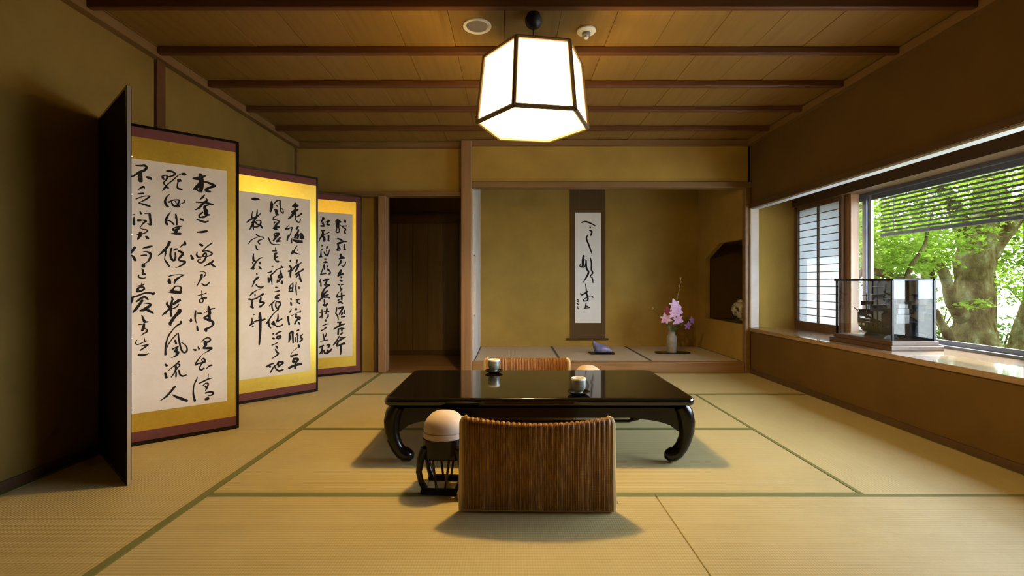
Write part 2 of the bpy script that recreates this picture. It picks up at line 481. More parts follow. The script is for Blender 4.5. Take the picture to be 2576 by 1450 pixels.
# right wall with the long window bay
YW0, YW1 = 1.10, 4.70
SILL = 0.455
r = MB()
r.box(XR, XR + .06, YF, YW1 + .05, 0, SILL - .035)
r.box(XR, XR + .06, YF, YW1 + .05, 1.655, 2.4)
r.box(XR, XR + .06, YF, YW0, SILL - .035, 1.655)
struct(r.build('wall_right', 'earth_plaster_shaded'), 'brown earth plaster wall above and below the long window bay', 'wall')
e = MB()
e.box(XR - .02, 3.12, YW1, YW1 + .06, -.05, 2.4)
e.box(XR + .06, 3.12, YW0 - .06, YW0, 0, 2.4)
struct(e.build('wall_bay', 'earth_plaster_lit'), 'plaster end wall of the window bay beside the paper lattice', 'wall')
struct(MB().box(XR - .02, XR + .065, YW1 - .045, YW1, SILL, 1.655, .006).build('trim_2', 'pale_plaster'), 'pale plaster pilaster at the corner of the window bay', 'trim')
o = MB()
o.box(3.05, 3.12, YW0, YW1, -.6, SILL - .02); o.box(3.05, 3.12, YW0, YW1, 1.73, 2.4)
struct(o.build('wall_outer', 'earth_plaster_shaded'), 'outer wall strip of the window bay', 'wall')
struct(MB().box(XR + .06, 3.05, YW0, YW1, 1.80, 1.84).build('ceiling_bay', 'dark_wood_y'), 'dark wooden soffit of the window bay', 'ceiling')
struct(MB().box(XR - .015, 3.05, YW0, YW1, SILL - .035, SILL, .004).build('trim_3', 'sill_wood'), 'deep polished wooden window sill', 'sill')
struct(MB().box(XR - .006, XR + .066, YW0, YW1, 1.643, 1.656).build('trim_4', 'pale_lit_aluminium'), 'pale metal curtain track along the top of the bay', 'trim')
struct(MB().box(XR - .022, XR - .001, YW0, YW1 - .05, 1.657, 1.70).build('trim_5', 'dark_wood_y'), 'dark wooden strip above the curtain track', 'trim')
struct(MB().box(2.84, 3.05, YW0, YW1, 1.665, 1.80).build('trim_6', 'dark_wood_y'), 'dark grooved header above the window', 'trim')
struct(MB().box(XR - .012, XR - .001, YF, YW1, .0, .045).build('baseboard_right', 'dark_wood_y'), 'thin skirting under the window bay', 'baseboard')
struct(MB().box(XL + .001, XL + .012, YF, 4.78, .0, .045).build('baseboard_left', 'dark_wood_y'), 'thin skirting behind the folding screen', 'baseboard')
# posts, lintels, cornices
struct(MB().box(-.496, -.388, 4.655, 4.765, 0, 2.34, .008).build('trim_7', 'cypress_post'), 'smooth reddish wooden alcove post', 'post')
struct(MB().box(-.388, XR, 4.675, 4.775, 1.865, 1.925, .004).build('trim_8', 'cedar_trim_x'), 'wooden lintel over the alcove', 'lintel')
struct(MB().box(2.36, XR - .005, 4.68, 4.745, 0, 1.865, .004).build('trim_9', 'cedar_trim_y'), 'slim wooden post between the alcove and the window bay', 'post')
struct(MB().box(-1.335, -1.262, 4.70, 4.86, 0, 1.80, .004).build('trim_10', 'cypress_post'), 'pale wooden jamb of the dark doorway', 'jamb')
struct(MB().box(XL, -.496, 4.70, 4.80, 1.785, 1.825, .003).build('trim_11', 'cedar_trim_x'), 'wooden lintel over the doorway', 'lintel')
struct(MB().box(-1.39, -1.345, 4.76, 4.79, 0, 1.785).build('trim_12', 'dark_wood_z'), 'dark upright strip beside the doorway jamb', 'trim')
struct(MB().box(XL, XL + .02, 2.875, 2.945, 0, 2.30).build('trim_13', 'cedar_beam'), 'reddish upright post on the wall above the screen', 'post')
struct(MB().box(XL, XL + .05, YF, 4.785, 2.285, 2.34).build('trim_14', 'cedar_trim_y'), 'wooden cornice above the folding screen', 'cornice')
struct(MB().box(XR - .05, XR, YF, 4.70, 2.285, 2.34).build('trim_15', 'cedar_trim_y'), 'wooden cornice above the window bay', 'cornice')
struct(MB().box(XL + .05, -.496, 4.745, 4.785, 2.285, 2.34).build('trim_16', 'cedar_trim_x'), 'wooden cornice above the doorway', 'cornice')
struct(MB().box(-.388, XR - .05, 4.66, 4.70, 2.285, 2.34).build('trim_17', 'cedar_trim_x'), 'wooden cornice above the alcove', 'cornice')
struct(MB().box(XL, XL + .025, 4.745, 4.785, 0, 2.285).build('trim_18', 'cedar_trim_y'), 'wooden corner post behind the screen', 'post')
# alcove step and its mats
fa = struct(MB().box(AX0, AX1, 4.78, AYB, -.05, AZ - .052).build('floor_alcove', 'dark_wood_y'), 'raised alcove floor of three rush mats', 'floor')
struct(MB().box(-.388, 2.36, 4.685, 4.785, -.002, AZ, .006).build('trim_19', 'rail_wood'), 'polished wooden front rail of the alcove floor', 'rail')
for (x0, x1) in ((AX0, .515), (.515, 1.44), (1.44, AX1)):
    tatami_mat(x0, x1, 4.785, AYB, AZ, fa, 'tatami_rush_alcove', 'tatami_cloth_alcove', .014, turn=False)
# --- ceiling of boards and cross battens
ceil = struct(MB().box(XL - .1, 3.15, YF - .1, 6.0, 2.385, 2.45).build('ceiling', 'dark_wood_y'), 'low wooden ceiling of cedar boards under cross battens', 'ceiling')
x = XL
xs = [XL] + [.874 + .302 * k for k in range(-10, 6) if XL + .05 < .874 + .302 * k < XR - .05] + [XR]
for k in range(len(xs) - 1):
    dz = (k % 2) * .002
    MB().box(xs[k] + .001, xs[k + 1] - .001, YF, 4.74, 2.345 + dz, 2.38, .0015).build('ceiling_board', 'cedar_board', ceil)
MB().box(-.39, AX1, 4.76, AYB, 2.35, 2.38).build('ceiling_board', 'cedar_board', ceil)
MB().box(XL, -.44, 4.87, 5.9, 2.35, 2.38).build('ceiling_board', 'cedar_board', ceil)
be = MB().box(XL + .05, XR - .05, -.018, .018, -.042, 0, .004).mesh('batten', 'cedar_beam')
for k in range(-7, 5):
    link('batten', be, ceil, (0, 2.38 + .4735 * k, 2.345))
# --- window: sliding glass panes, wooden post, paper lattice panel
win = struct(MB().box(3.0, 3.05, YW0, YW1, 1.64, 1.73).build('window_1', 'aluminium_sash'), 'long sliding window with dark metal sashes', 'window')
MB().box(2.985, 3.05, YW0, YW1, SILL, SILL + .018).build('bottom_rail', 'aluminium_sash', win)
panes = [(3.93, 4.70, 0), (2.70, 3.95, 1), (1.45, 2.72, 0), (1.10, 1.47, 1)]
for (y0, y1, q) in panes:
    xg = 3.012 + .022 * q
    f = MB()
    if y1 - y0 > .3:
        f.box(xg - .009, xg + .009, y0 + .045, y1 - .045, SILL + .018, SILL + .05); f.box(xg - .009, xg + .009, y0 + .045, y1 - .045, 1.60, 1.64)
        f.box(xg - .010, xg + .010, y0, y0 + .045, SILL + .018, 1.64)
        sash = f.build('sash', 'aluminium_sash', win)
        MB().box(xg - .010, xg + .010, y1 - .045, y1, SILL + .018, 1.64).build('stile', 'pale_lit_aluminium', sash)  # daylight on this stile is put into its colour, paler than the sash
        MB().box(xg - .002, xg + .002, y0 + .045, y1 - .045, SILL + .05, 1.60).build('pane', 'window_glass', sash)
    else:
        MB().box(xg - .009, xg + .009, y0, y1, SILL + .018, 1.64).build('sash', 'aluminium_sash', win)
struct(MB().box(2.897, 2.97, 3.965, 4.06, SILL, 1.665, .003).build('trim_20', 'cypress_post'), 'pale wooden mullion between paper lattice and glass', 'mullion')
sh = struct(MB().box(2.865, 2.895, 4.03, 4.035, SILL, 1.665).build('window_2', 'shoji_wood'), 'paper lattice panel of the window bay', 'window')
f = MB()
f.box(2.865, 2.895, 4.035, 4.065, SILL, 1.665); f.box(2.865, 2.895, 4.655, 4.70, SILL, 1.665)
f.box(2.867, 2.893, 4.065, 4.655, SILL, .53); f.box(2.867, 2.893, 4.065, 4.655, 1.625, 1.665)
f.build('frame', 'shoji_wood', sh)
MB().box(2.890, 2.8912, 4.065, 4.655, .53, 1.625).build('paper', 'shoji_paper', sh)
MB().box(2.872, 2.889, 4.353, 4.367, .53, 1.625).build('muntin', 'shoji_wood', sh)
hb = MB().box(2.875, 2.889, 4.065, 4.655, -.003, .003).mesh('muntin', 'shoji_wood')
for k in range(1, 16):
    link('muntin', hb, sh, (0, 0, .53 + (1.625 - .53) * k / 16))
# --- outdoors: eave added out of view to shape the daylight, ground
struct(MB().box(3.12, 3.42, YW0 - 1.5, 5.6, 2.25, 2.33).build('ceiling_added_eave', 'eave_wood'), 'unseen eave added above the window to shape the daylight', 'eave')
g = MB()
g.box(3.13, 60, -40, 60, -.75, -.65)
gr = struct(g.build('ground', 'gravel'), 'pale gravel ground of the garden', 'ground')
# ------------------------------------------------------------------ folding screen with brush writing
INK_B='147,1555,6 167,1556,10 186,1560,13 194,1551,12 184,1533,13 163,1520,13 138,1496,9 123,1487,4|167,1520,15 167,1496,19 168,1471,19|195,1497,11 208,1494,17 214,1488,11|157,1421,2 171,1435,10 181,1440,13 185,1432,4|159,1399,8 180,1404,10|148,1368,6 167,1381,5 190,1390,4 208,1391,8 190,1371,9 171,1357,5 160,1347,5 173,1345,9 192,1340,11 209,1334,9|135,1280,6 142,1282,8|165,1304,4 169,1291,11 172,1288,6|186,1291,4 208,1294,8 209,1267,10|286,1545,10 304,1547,11 320,1541,11 322,1531,10 308,1519,9 293,1513,7|265,1505,9 267,1513,9 281,1520,7 287,1513,10 283,1495,8 271,1476,6 277,1464,7|265,1508,11 271,1496,11|360,1539,16 370,1540,18 376,1539,7|357,1542,5 337,1526,5 316,1500,6 293,1474,6 285,1463,7|280,1462,9 285,1453,13 293,1449,9|279,1454,9 273,1441,10 264,1427,2|337,1500,11 347,1499,21 352,1497,9|339,1495,7 335,1472,7 337,1454,11 349,1450,11 357,1448,6|302,1417,2 287,1400,7 278,1376,11 279,1359,12 287,1345,13 294,1342,7|295,1368,9 314,1381,7 339,1386,8 344,1379,8 337,1360,9 343,1348,11|308,1367,7 314,1353,11 330,1347,14 343,1348,10|343,1358,3 357,1368,5 370,1377,6 368,1387,5|324,1377,5 332,1360,6|304,1316,2 297,1303,4 285,1274,9|328,1303,6 328,1278,9|411,1521,10 432,1524,21 454,1535,17 474,1546,5|446,1552,14 450,1522,26 452,1485,24 448,1448,17|450,1501,19 428,1472,19 411,1456,6|419,1460,9 441,1450,12|463,1510,12 487,1506,12 512,1496,17 516,1489,15 494,1478,14 474,1462,14 483,1453,12 496,1454,12|467,1430,6 458,1415,12 445,1401,5|476,1410,7 478,1397,12 458,1376,12 441,1351,12 421,1336,5|426,1383,9 454,1383,7 481,1384,12 512,1377,7|505,1379,7 476,1368,10 467,1356,14 476,1331,24 474,1312,14 494,1314,10|458,1326,9 443,1309,9 441,1293,8|441,1293,6 463,1298,14 476,1304,7|140,1264,8 139,1227,13|207,1289,9 211,1260,11 212,1232,13 198,1238,3|157,1251,13 169,1253,11|167,1254,3 192,1252,11 180,1238,9 171,1222,4 165,1210,3|165,1210,4 177,1204,5 194,1202,6 197,1194,8 186,1183,5 169,1176,9 152,1172,4|166,1186,13 167,1171,15 160,1156,12 155,1144,5|192,1163,11 198,1157,14 204,1150,5|143,1101,13 135,1084,13 129,1069,6|130,1057,5 138,1045,13 145,1029,13|176,1097,3 190,1102,11 206,1107,13 219,1112,7|170,1057,6 186,1059,9 194,1059,8|180,1078,4 196,1078,9 210,1070,13 212,1053,11 204,1030,9 192,1017,5 184,1013,3|180,1008,15 180,995,17|173,983,6 180,970,11 177,961,9 186,953,11|294,1298,9 285,1277,11 281,1256,13 287,1238,12|289,1262,7 304,1258,7 318,1242,10|327,1301,9 331,1276,9 332,1240,8|348,1277,9 357,1273,14 364,1267,6|353,1234,7 343,1231,11 320,1221,7 312,1211,9 326,1209,14 345,1223,11|330,1212,16 326,1194,16|306,1189,4 326,1189,14 347,1190,14 353,1191,7|298,1139,16 291,1118,13 275,1093,13 259,1072,9 245,1059,3|281,1093,7 279,1070,9 276,1050,4 277,1035,7 287,1018,11 296,999,9|308,1104,9 303,1081,9 303,1056,11 312,1036,13 322,1036,11 326,1057,9 324,1080,6|317,1092,6 328,1100,10 338,1101,6|370,1143,11 370,1130,16 359,1125,9 347,1109,3|341,1090,10 357,1081,14 360,1071,13 347,1052,11 343,1037,10 355,1031,11 370,1028,14 366,1017,11 347,1001,9 326,991,2|441,1309,7 441,1296,7 465,1299,8 487,1313,6|430,1282,9 450,1273,12 470,1268,13 487,1276,6|430,1205,7 454,1208,14 476,1214,14 483,1217,5|445,1134,12 456,1127,14|507,1146,7 487,1129,8 467,1107,7 457,1091,6 478,1097,8 501,1087,10 505,1077,8 487,1065,7 474,1062,7 458,1062,6|457,1062,9 467,1080,10 476,1081,8 474,1057,10 465,1036,11 450,1025,11 436,1030,9 437,1043,6 450,1046,3|400,1067,9 408,1047,16|432,1089,3 428,1071,9 437,1057,12 454,1059,3|512,1037,10 498,1024,14 481,1013,10 463,1002,2|498,1024,10 512,1008,12 521,1002,7|445,972,4 463,971,5 474,960,6 467,944,6 454,936,5|160,948,6 159,938,8 171,930,9 184,930,7 189,935,3|177,953,9 190,952,6|151,886,4 167,888,9 182,894,5|173,903,4 172,887,5|153,856,13 157,873,11 167,880,7 180,880,9 184,872,9 175,863,11 156,856,11|229,847,11 223,842,14 212,847,10 194,849,9 173,842,9 152,831,10 133,824,12 131,810,13 127,793,8|150,800,8 167,816,11 186,826,13 200,811,9|175,806,13 159,777,13 146,756,13 135,741,8|182,791,4 206,788,10 210,778,13 192,762,17 179,752,17 161,749,4|186,757,11 202,749,15 217,739,13 226,731,2|173,724,5 178,708,10 183,693,13 186,686,13 202,686,5|160,672,6 175,674,6|183,676,9 180,652,15 174,637,10|175,637,4 184,650,4 197,641,6 194,629,9 180,620,7 170,611,3|296,942,7 316,949,6 343,952,6 366,951,7|366,951,7 349,940,8 328,922,16 320,901,7|297,927,11 297,912,18 301,899,10|316,871,9 324,883,8 341,885,8 353,876,8 351,861,10 347,846,14 328,846,9 306,850,10 289,852,2|316,866,11 304,859,13 322,854,14 343,851,14|308,823,8 314,808,10|311,806,9 306,773,13 304,740,10 306,712,9|345,805,18 326,790,16 312,780,11|287,794,7 287,781,11 295,768,13 302,755,9|341,780,6 332,767,8 316,757,7 297,753,9 279,734,13 264,719,4|345,746,21 343,734,20 326,714,16 312,692,16 301,670,16 304,662,9|350,680,11 352,669,11 337,660,9 318,641,6 304,619,6 291,592,6|474,957,5 467,944,5|454,954,12 450,933,12 441,910,8 428,884,4|454,901,7 465,890,10 476,890,10 487,901,8 494,910,4|452,859,3 454,842,5|434,829,6 454,835,6 476,844,6|454,834,5 452,816,3|441,800,7 452,812,7 472,815,12 476,813,10|443,803,7 443,792,7 452,786,7 461,797,7 458,808,6|400,698,3 400,685,14 399,675,10|424,741,6 421,715,9 421,689,7 428,665,3|430,649,7 433,623,12|432,725,6 450,722,12|487,765,7 490,746,17 496,720,12|519,751,6 498,746,10 481,736,6 463,721,2|494,733,12 492,715,14 474,702,10 464,695,8 483,683,14 503,674,14 512,661,13 505,645,12 487,633,11 474,626,17 476,615,12|490,720,14 492,685,17|339,611,6 341,586,6|152,587,4 146,571,5 155,562,7 177,571,5 195,580,5|184,594,5 186,580,5|167,552,4 189,556,7 201,557,8 181,540,8 167,529,8|159,504,11 174,501,12 194,504,9 203,509,4|298,612,6 288,584,7 280,544,8 279,494,11|333,609,6 313,585,6 293,552,6 287,534,4|339,609,7 341,580,9 347,545,9 355,512,9 368,496,9 380,506,10 380,526,7 368,546,6 350,560,4|324,572,10 329,552,10|311,522,8 331,532,7 339,536,7 321,509,8 339,504,11 331,485,11 306,472,3|331,524,11 331,489,11|278,440,8 285,430,13|278,387,11 283,361,14|290,398,3 311,418,6 331,435,8 344,449,9|334,437,7 347,426,7 326,403,7|326,429,11 329,403,11|326,403,7 319,382,7 306,362,6|326,397,6 329,381,8 328,360,7|342,398,7 347,372,9 360,361,10 377,365,7|322,304,13 306,282,11 283,254,11 255,234,3|311,260,4 331,244,13 358,227,16 381,213,13|454,555,6 471,572,7 490,574,7 497,562,9 485,549,12 465,548,6|471,544,18 473,531,15 461,517,7|462,514,9 485,513,15 504,511,12 487,496,9 468,485,3|465,548,10 476,550,10 460,561,7|413,510,9 423,507,13|435,524,7 440,512,10|465,485,2 449,467,4 430,440,9 421,418,7 438,426,9 471,432,9 462,453,10 451,444,4|462,436,12 443,403,7 450,385,12 465,397,7|475,389,4 490,404,9 503,409,12|432,345,4 426,327,9 416,305,6 412,277,7 412,244,10 419,207,13|487,358,3 485,332,5|440,307,6 465,318,10 487,327,9 506,331,6|460,291,7 473,304,6 486,299,9 479,273,9 471,258,4|471,288,9 479,270,10|472,245,9 493,248,11 510,242,12 507,230,11 487,226,4|473,208,15 485,210,18'
INK_D='142,1540,12 160,1543,24 179,1545,19 195,1546,5|147,1451,4 142,1425,7 140,1400,12|179,1465,4 178,1444,11 174,1419,12|201,1437,7 179,1414,13 149,1396,14 128,1382,14 106,1360,9|174,1409,14 160,1385,14 149,1361,17 151,1332,14 152,1307,6|149,1361,14 138,1333,14 126,1307,5|172,1379,6 198,1384,10 205,1369,11 193,1350,14 174,1356,10|158,1330,10 181,1334,10 200,1348,14 209,1334,15 220,1322,5|142,1361,12 165,1368,17 179,1349,10|173,1276,11 181,1266,11 202,1260,7 221,1257,11|281,1540,10 283,1518,22 281,1492,22 273,1460,15|298,1519,7 315,1545,11 332,1555,11 344,1554,13 344,1525,13 349,1500,11 347,1476,10 362,1460,10 369,1458,10 367,1486,9 357,1495,6|317,1517,8 324,1507,10|302,1476,7 317,1480,15 317,1465,23 320,1445,20 332,1442,13|320,1434,4 300,1419,10 293,1401,10 315,1400,10 334,1394,13 337,1384,10 322,1370,15 312,1354,18|307,1381,12 298,1368,7|293,1331,10 317,1344,23 337,1345,15|305,1325,12 320,1326,15|300,1283,12 310,1294,10 337,1296,13 327,1277,15 307,1255,12|463,1550,13 463,1537,29 463,1527,34 484,1533,16|440,1521,13 458,1523,18 463,1503,16|432,1473,10 458,1486,24 484,1500,13|463,1503,16 450,1469,24 430,1438,18 407,1417,10|463,1481,13 461,1452,12 463,1423,10 479,1400,12 495,1399,11 503,1419,8 500,1432,4|513,1471,13 495,1455,13 474,1440,8|412,1368,3 394,1345,8 384,1329,10 407,1338,12 438,1352,8 432,1330,10 425,1300,8 407,1267,10|487,1364,11 474,1347,18 471,1336,11|489,1337,13 479,1310,16 463,1277,16|505,1307,16 516,1299,19 526,1271,13|505,1301,5 500,1269,11|495,1298,8 479,1267,16|221,1252,12 216,1241,6 188,1229,10 186,1214,10 198,1202,8|179,1251,4 156,1242,6 135,1226,9 117,1200,6|169,1190,7 174,1168,12 182,1160,11|154,1127,6 151,1099,14 154,1075,17 170,1068,12|216,1100,5 198,1094,10 174,1070,11 158,1042,14 142,1012,14|151,1022,12 154,1010,12 131,1012,5|144,1059,7 149,1049,7|198,1064,12 198,1051,11|191,1031,10 200,1018,17 210,1011,7|175,977,10 177,967,12|188,950,12 174,937,19 160,922,12 154,912,10|327,1283,18 310,1255,13 293,1234,10|259,1257,7 266,1237,12 278,1215,11 298,1207,7 342,1208,5|347,1266,13 332,1244,15 315,1230,13 349,1237,10|307,1271,15 332,1288,15|310,1183,5 312,1158,10|290,1154,10 317,1158,13|322,1140,10 310,1132,20 307,1106,20 312,1080,10 327,1073,18 334,1075,13|329,1112,10 317,1106,10|283,1032,7 293,1035,6|354,1040,10 359,1030,15 367,1025,8|252,985,6 273,989,12 285,1000,12|352,1024,9 322,1011,9 298,985,11 278,966,12 276,943,15 264,915,15|278,953,10 283,915,11|349,1004,8 349,978,15 332,951,15 357,952,18 367,952,13|352,983,15 359,952,15|354,949,13 332,915,13|407,1289,8 399,1246,13|432,1261,10 434,1227,10|443,1270,8 448,1247,10 479,1238,16 518,1238,13|466,1298,16 458,1269,16|484,1300,13 482,1265,16|513,1302,16 510,1270,21 532,1271,8|448,1249,13 489,1247,16 518,1249,11|476,1206,7 458,1178,9 448,1151,16 430,1137,10|458,1149,13 482,1142,8 500,1139,9|484,1174,11 479,1166,5|443,1164,13 432,1143,10|422,1087,10 422,1076,10|417,1039,18 430,1026,16 427,1005,16|407,999,13 425,1000,16 423,979,16 422,950,8|479,1092,13 471,1067,13|510,1071,8 479,1049,16 456,1032,13 438,1003,8|487,1044,16 476,1022,16 463,998,13|526,1018,16 510,1004,13 484,990,13 463,971,13|484,988,16 495,966,13 503,937,15 510,916,13|469,979,16 479,964,11 469,950,11|165,930,14 154,905,11 142,875,5|170,892,10 184,877,11 207,872,12 223,878,9|212,864,3 179,850,5 151,835,10 147,830,14 126,808,5|163,817,10 163,807,10|122,783,16 133,780,12|221,821,17 193,802,11 170,787,11 147,780,12|142,778,12 142,753,12 140,728,19|133,726,14 151,715,12|205,796,11 202,776,15 195,759,12 228,755,12 223,743,12 198,723,17|200,761,14 221,758,10|154,666,11 163,667,7|198,675,14 198,645,24 200,620,24 200,577,19|142,641,7 142,611,12 131,589,9|233,626,15 212,619,15 179,618,11 154,610,7|259,943,15 261,910,15|283,943,12 285,892,7|359,918,15 362,902,15 352,905,10|327,928,13 322,908,10|312,871,13 322,869,13|300,835,6 320,840,9 342,844,11|312,799,15 327,807,15 339,812,10|312,789,20 332,786,15|307,768,7 285,746,12 264,726,6|285,741,10 285,718,12 293,689,11|315,758,8 312,724,13 324,703,8|315,758,8 337,757,15 349,736,13 334,716,13 329,695,14|329,695,10 302,671,9 276,639,10 259,609,15 240,590,7|259,606,15 261,573,15|329,664,8 329,633,13 324,608,18|359,621,11 332,607,13 315,598,10|295,604,15 302,581,15 283,584,7|495,945,13 505,924,13 513,916,8|443,908,8 443,876,12 438,839,12|443,905,5 420,879,12 415,839,10|412,837,12 443,839,13|422,863,16 438,865,13|471,910,8 466,868,12 469,839,12 472,809,8|492,873,11 492,860,12|427,778,16 432,773,13|427,749,13 431,728,16|469,769,12 492,772,13|482,769,13 479,748,13 497,739,13|432,699,4 425,681,12 417,668,8|469,700,13 469,690,16|503,683,8 500,670,16 479,665,4 427,641,6|404,637,15 407,611,15 415,573,13|471,652,16 463,631,13 497,627,13 500,616,13 474,604,16 458,571,9|479,620,13 492,611,11|489,585,13 497,571,13|154,601,12 125,584,10|145,579,12 151,573,10|200,607,20 201,560,18 198,503,17 193,438,12 191,432,6|241,589,8 256,601,12|259,594,15 265,572,14 277,553,9|283,590,12 298,589,19 307,575,11 332,562,11 366,575,11|410,595,13 413,573,13|465,592,11 455,576,8|488,584,15 497,570,13|292,509,12 298,505,12|292,473,16 301,469,16|357,523,8 332,515,14 314,501,13|329,483,13 344,488,14 351,478,13 332,467,16 320,477,13 329,486,16|283,420,8 304,426,9 326,437,9|310,411,9 323,403,14 323,390,9|310,385,11 320,364,14 332,350,14 314,333,11 283,314,5|244,258,15 268,261,15 271,251,14|253,269,6 295,277,14|307,259,12 289,236,12 274,209,11|304,253,12 317,229,11 338,213,16 369,219,11|323,261,13 332,282,14 363,278,16 366,268,14 344,255,14 329,244,13|329,276,13 338,249,9|417,496,13 417,463,16 412,430,10|417,499,13 439,514,20 442,477,15 445,424,13|420,482,13 426,455,13|471,515,8 488,525,17|471,491,10 481,487,13 481,424,10|465,465,8 465,432,10|521,488,8 504,469,12 517,448,17 497,426,10|488,400,17 491,386,20|481,381,7 442,355,3 426,323,8 433,319,15 458,323,13 478,328,16|452,297,16 445,272,20 465,266,20 484,287,20 462,293,20|413,226,19 439,236,20 478,244,20 511,247,20|465,266,16 462,220,20'
INK_F='271,1532,28 262,1512,15 250,1492,12|250,1457,18 277,1459,19|265,1484,22 274,1472,15|316,1516,19 310,1490,19 304,1474,15|286,1495,9 325,1510,16|307,1474,16 325,1472,16|250,1410,12 283,1415,15|265,1407,15 265,1372,25 241,1336,12 229,1301,8|253,1369,18 277,1344,25 277,1316,28|332,1405,9 307,1391,9 277,1376,8|318,1369,19 318,1340,16 316,1318,16 328,1318,9|258,1267,15 262,1266,12|268,1236,9 250,1222,8 249,1197,12 247,1165,18 235,1155,9|247,1162,18 259,1159,9|307,1260,19 301,1240,12|277,1207,12 292,1176,14 307,1173,16 319,1199,12 328,1232,8|298,1227,9 304,1195,9|387,1518,13 405,1523,25 430,1508,19|402,1513,44 402,1484,35 405,1451,28|393,1438,13 390,1405,14 418,1410,14 418,1439,13|421,1482,5 443,1464,8 465,1452,10|471,1527,22 474,1511,22|446,1467,11 490,1473,13|465,1449,14 480,1437,14 468,1416,16 477,1397,16|402,1344,13 427,1336,19 452,1321,13|449,1311,16 421,1300,22 399,1293,16|455,1315,13 490,1316,10|408,1283,19 408,1248,19 396,1228,14 424,1232,14 421,1258,13|468,1286,19 465,1253,16 477,1237,16 461,1237,13|430,1187,19 436,1167,19|424,1180,13 465,1155,13|247,1184,11 247,1162,18|237,1158,11 258,1159,11|293,1175,11 314,1183,14|282,1137,11 296,1139,9|289,1115,18 289,1104,18|272,1103,9 307,1104,9|279,1085,11 261,1029,11 244,984,11|282,1074,11 279,1036,11|251,991,13 296,997,9|314,1078,11 303,1055,9|307,1044,11 317,1022,14|314,1048,7 335,1007,15 321,992,11|247,939,14 237,913,14|247,917,13 249,873,14|272,928,14 307,940,22 321,944,15|303,932,18 293,902,18 282,887,18|282,887,14 328,887,15 300,869,16 275,839,16 261,802,22 261,769,22|307,831,14 279,802,18 265,780,18|317,794,14 275,783,14|261,769,22 244,747,16 223,729,18|275,768,18 310,768,16 328,760,15|279,742,14 282,709,16|272,694,22 293,690,25 310,708,14|303,664,11 307,645,13|432,1190,19 436,1156,19|418,1145,15 469,1154,15|436,1122,26 425,1099,18 407,1072,9|440,1081,11 454,1070,13 472,1089,13 480,1116,9|436,1031,22 421,1001,26 407,974,18|421,986,22 454,995,19|432,967,15 440,959,15|425,933,15 443,925,19|407,891,11 421,887,13|436,887,11 458,891,7|425,880,9 432,849,11 432,827,9|440,846,19 441,838,15|421,823,4 400,793,11 400,770,22 432,777,15 465,785,15|441,808,15 441,743,19|407,736,15 418,744,15|407,710,15 429,717,22 450,705,15|392,642,11 396,669,7|454,671,15 414,653,15|258,648,11 259,607,14 258,566,11|237,619,7 258,622,11|254,588,14 237,574,11|303,665,11 300,635,16 293,606,11|275,628,9 321,627,15|314,597,14 314,579,14 300,564,14|293,550,14 293,531,11|265,495,9 307,508,11|254,447,14 275,457,11 296,475,18|268,413,13 275,379,13 279,349,13|303,422,11 289,386,14|244,344,9 307,351,13|230,284,11 272,301,16|261,298,18 259,254,16 258,221,11|254,251,14 237,222,12|303,303,14 328,305,18 317,279,18|275,253,18 289,222,18 324,238,22 346,259,18|310,254,18 307,232,22|396,662,11 389,625,13 385,606,13|389,606,11 403,579,15 409,549,11|414,658,15 454,668,19 436,631,17 418,597,15|465,638,15 469,603,17|447,612,19 440,593,17|436,570,11 472,573,15|403,519,15 436,521,15|425,510,22 425,484,22|469,501,15 425,487,18 392,470,17 367,453,13|410,454,17 407,401,18|440,464,19 443,430,15|414,454,15 461,455,19|447,414,19 432,400,15|418,382,11 396,342,15 364,299,13|425,366,13 476,365,11|454,357,15 410,333,18 396,289,22|396,285,15 432,298,19 469,310,22 461,303,19|432,286,22 434,244,20 430,199,9'
INK_S='892,1667,14 944,1678,21 1006,1657,19 1073,1621,10|996,1611,14 1006,1606,12|990,1569,14 1021,1554,23 1006,1502,16|975,1518,10 954,1466,21 980,1394,21 1006,1322,19 1024,1270,8|918,1250,25 911,1188,35 905,1116,27 872,1116,14 877,1147,10|908,1105,16 934,1116,14 949,1188,14 929,1198,12|949,1188,19 954,1095,23 980,1044,25 954,982,21 913,915,8|1001,1224,14 1016,1157,19 1016,1075,21 1032,1033,19 1001,992,14 1027,971,16 1037,910,12|939,899,8 949,848,14 954,786,19 970,724,23 965,688,19 913,683,14 934,714,10 970,724,14|880,776,16 898,760,19 970,801,21|980,745,12 1021,745,12 1035,724,12|949,652,14 939,600,16|923,590,10 996,600,14|949,621,14 970,616,12|836,698,12 851,693,14|836,678,12 853,672,12|836,652,16 851,641,12|841,616,10 849,585,12'
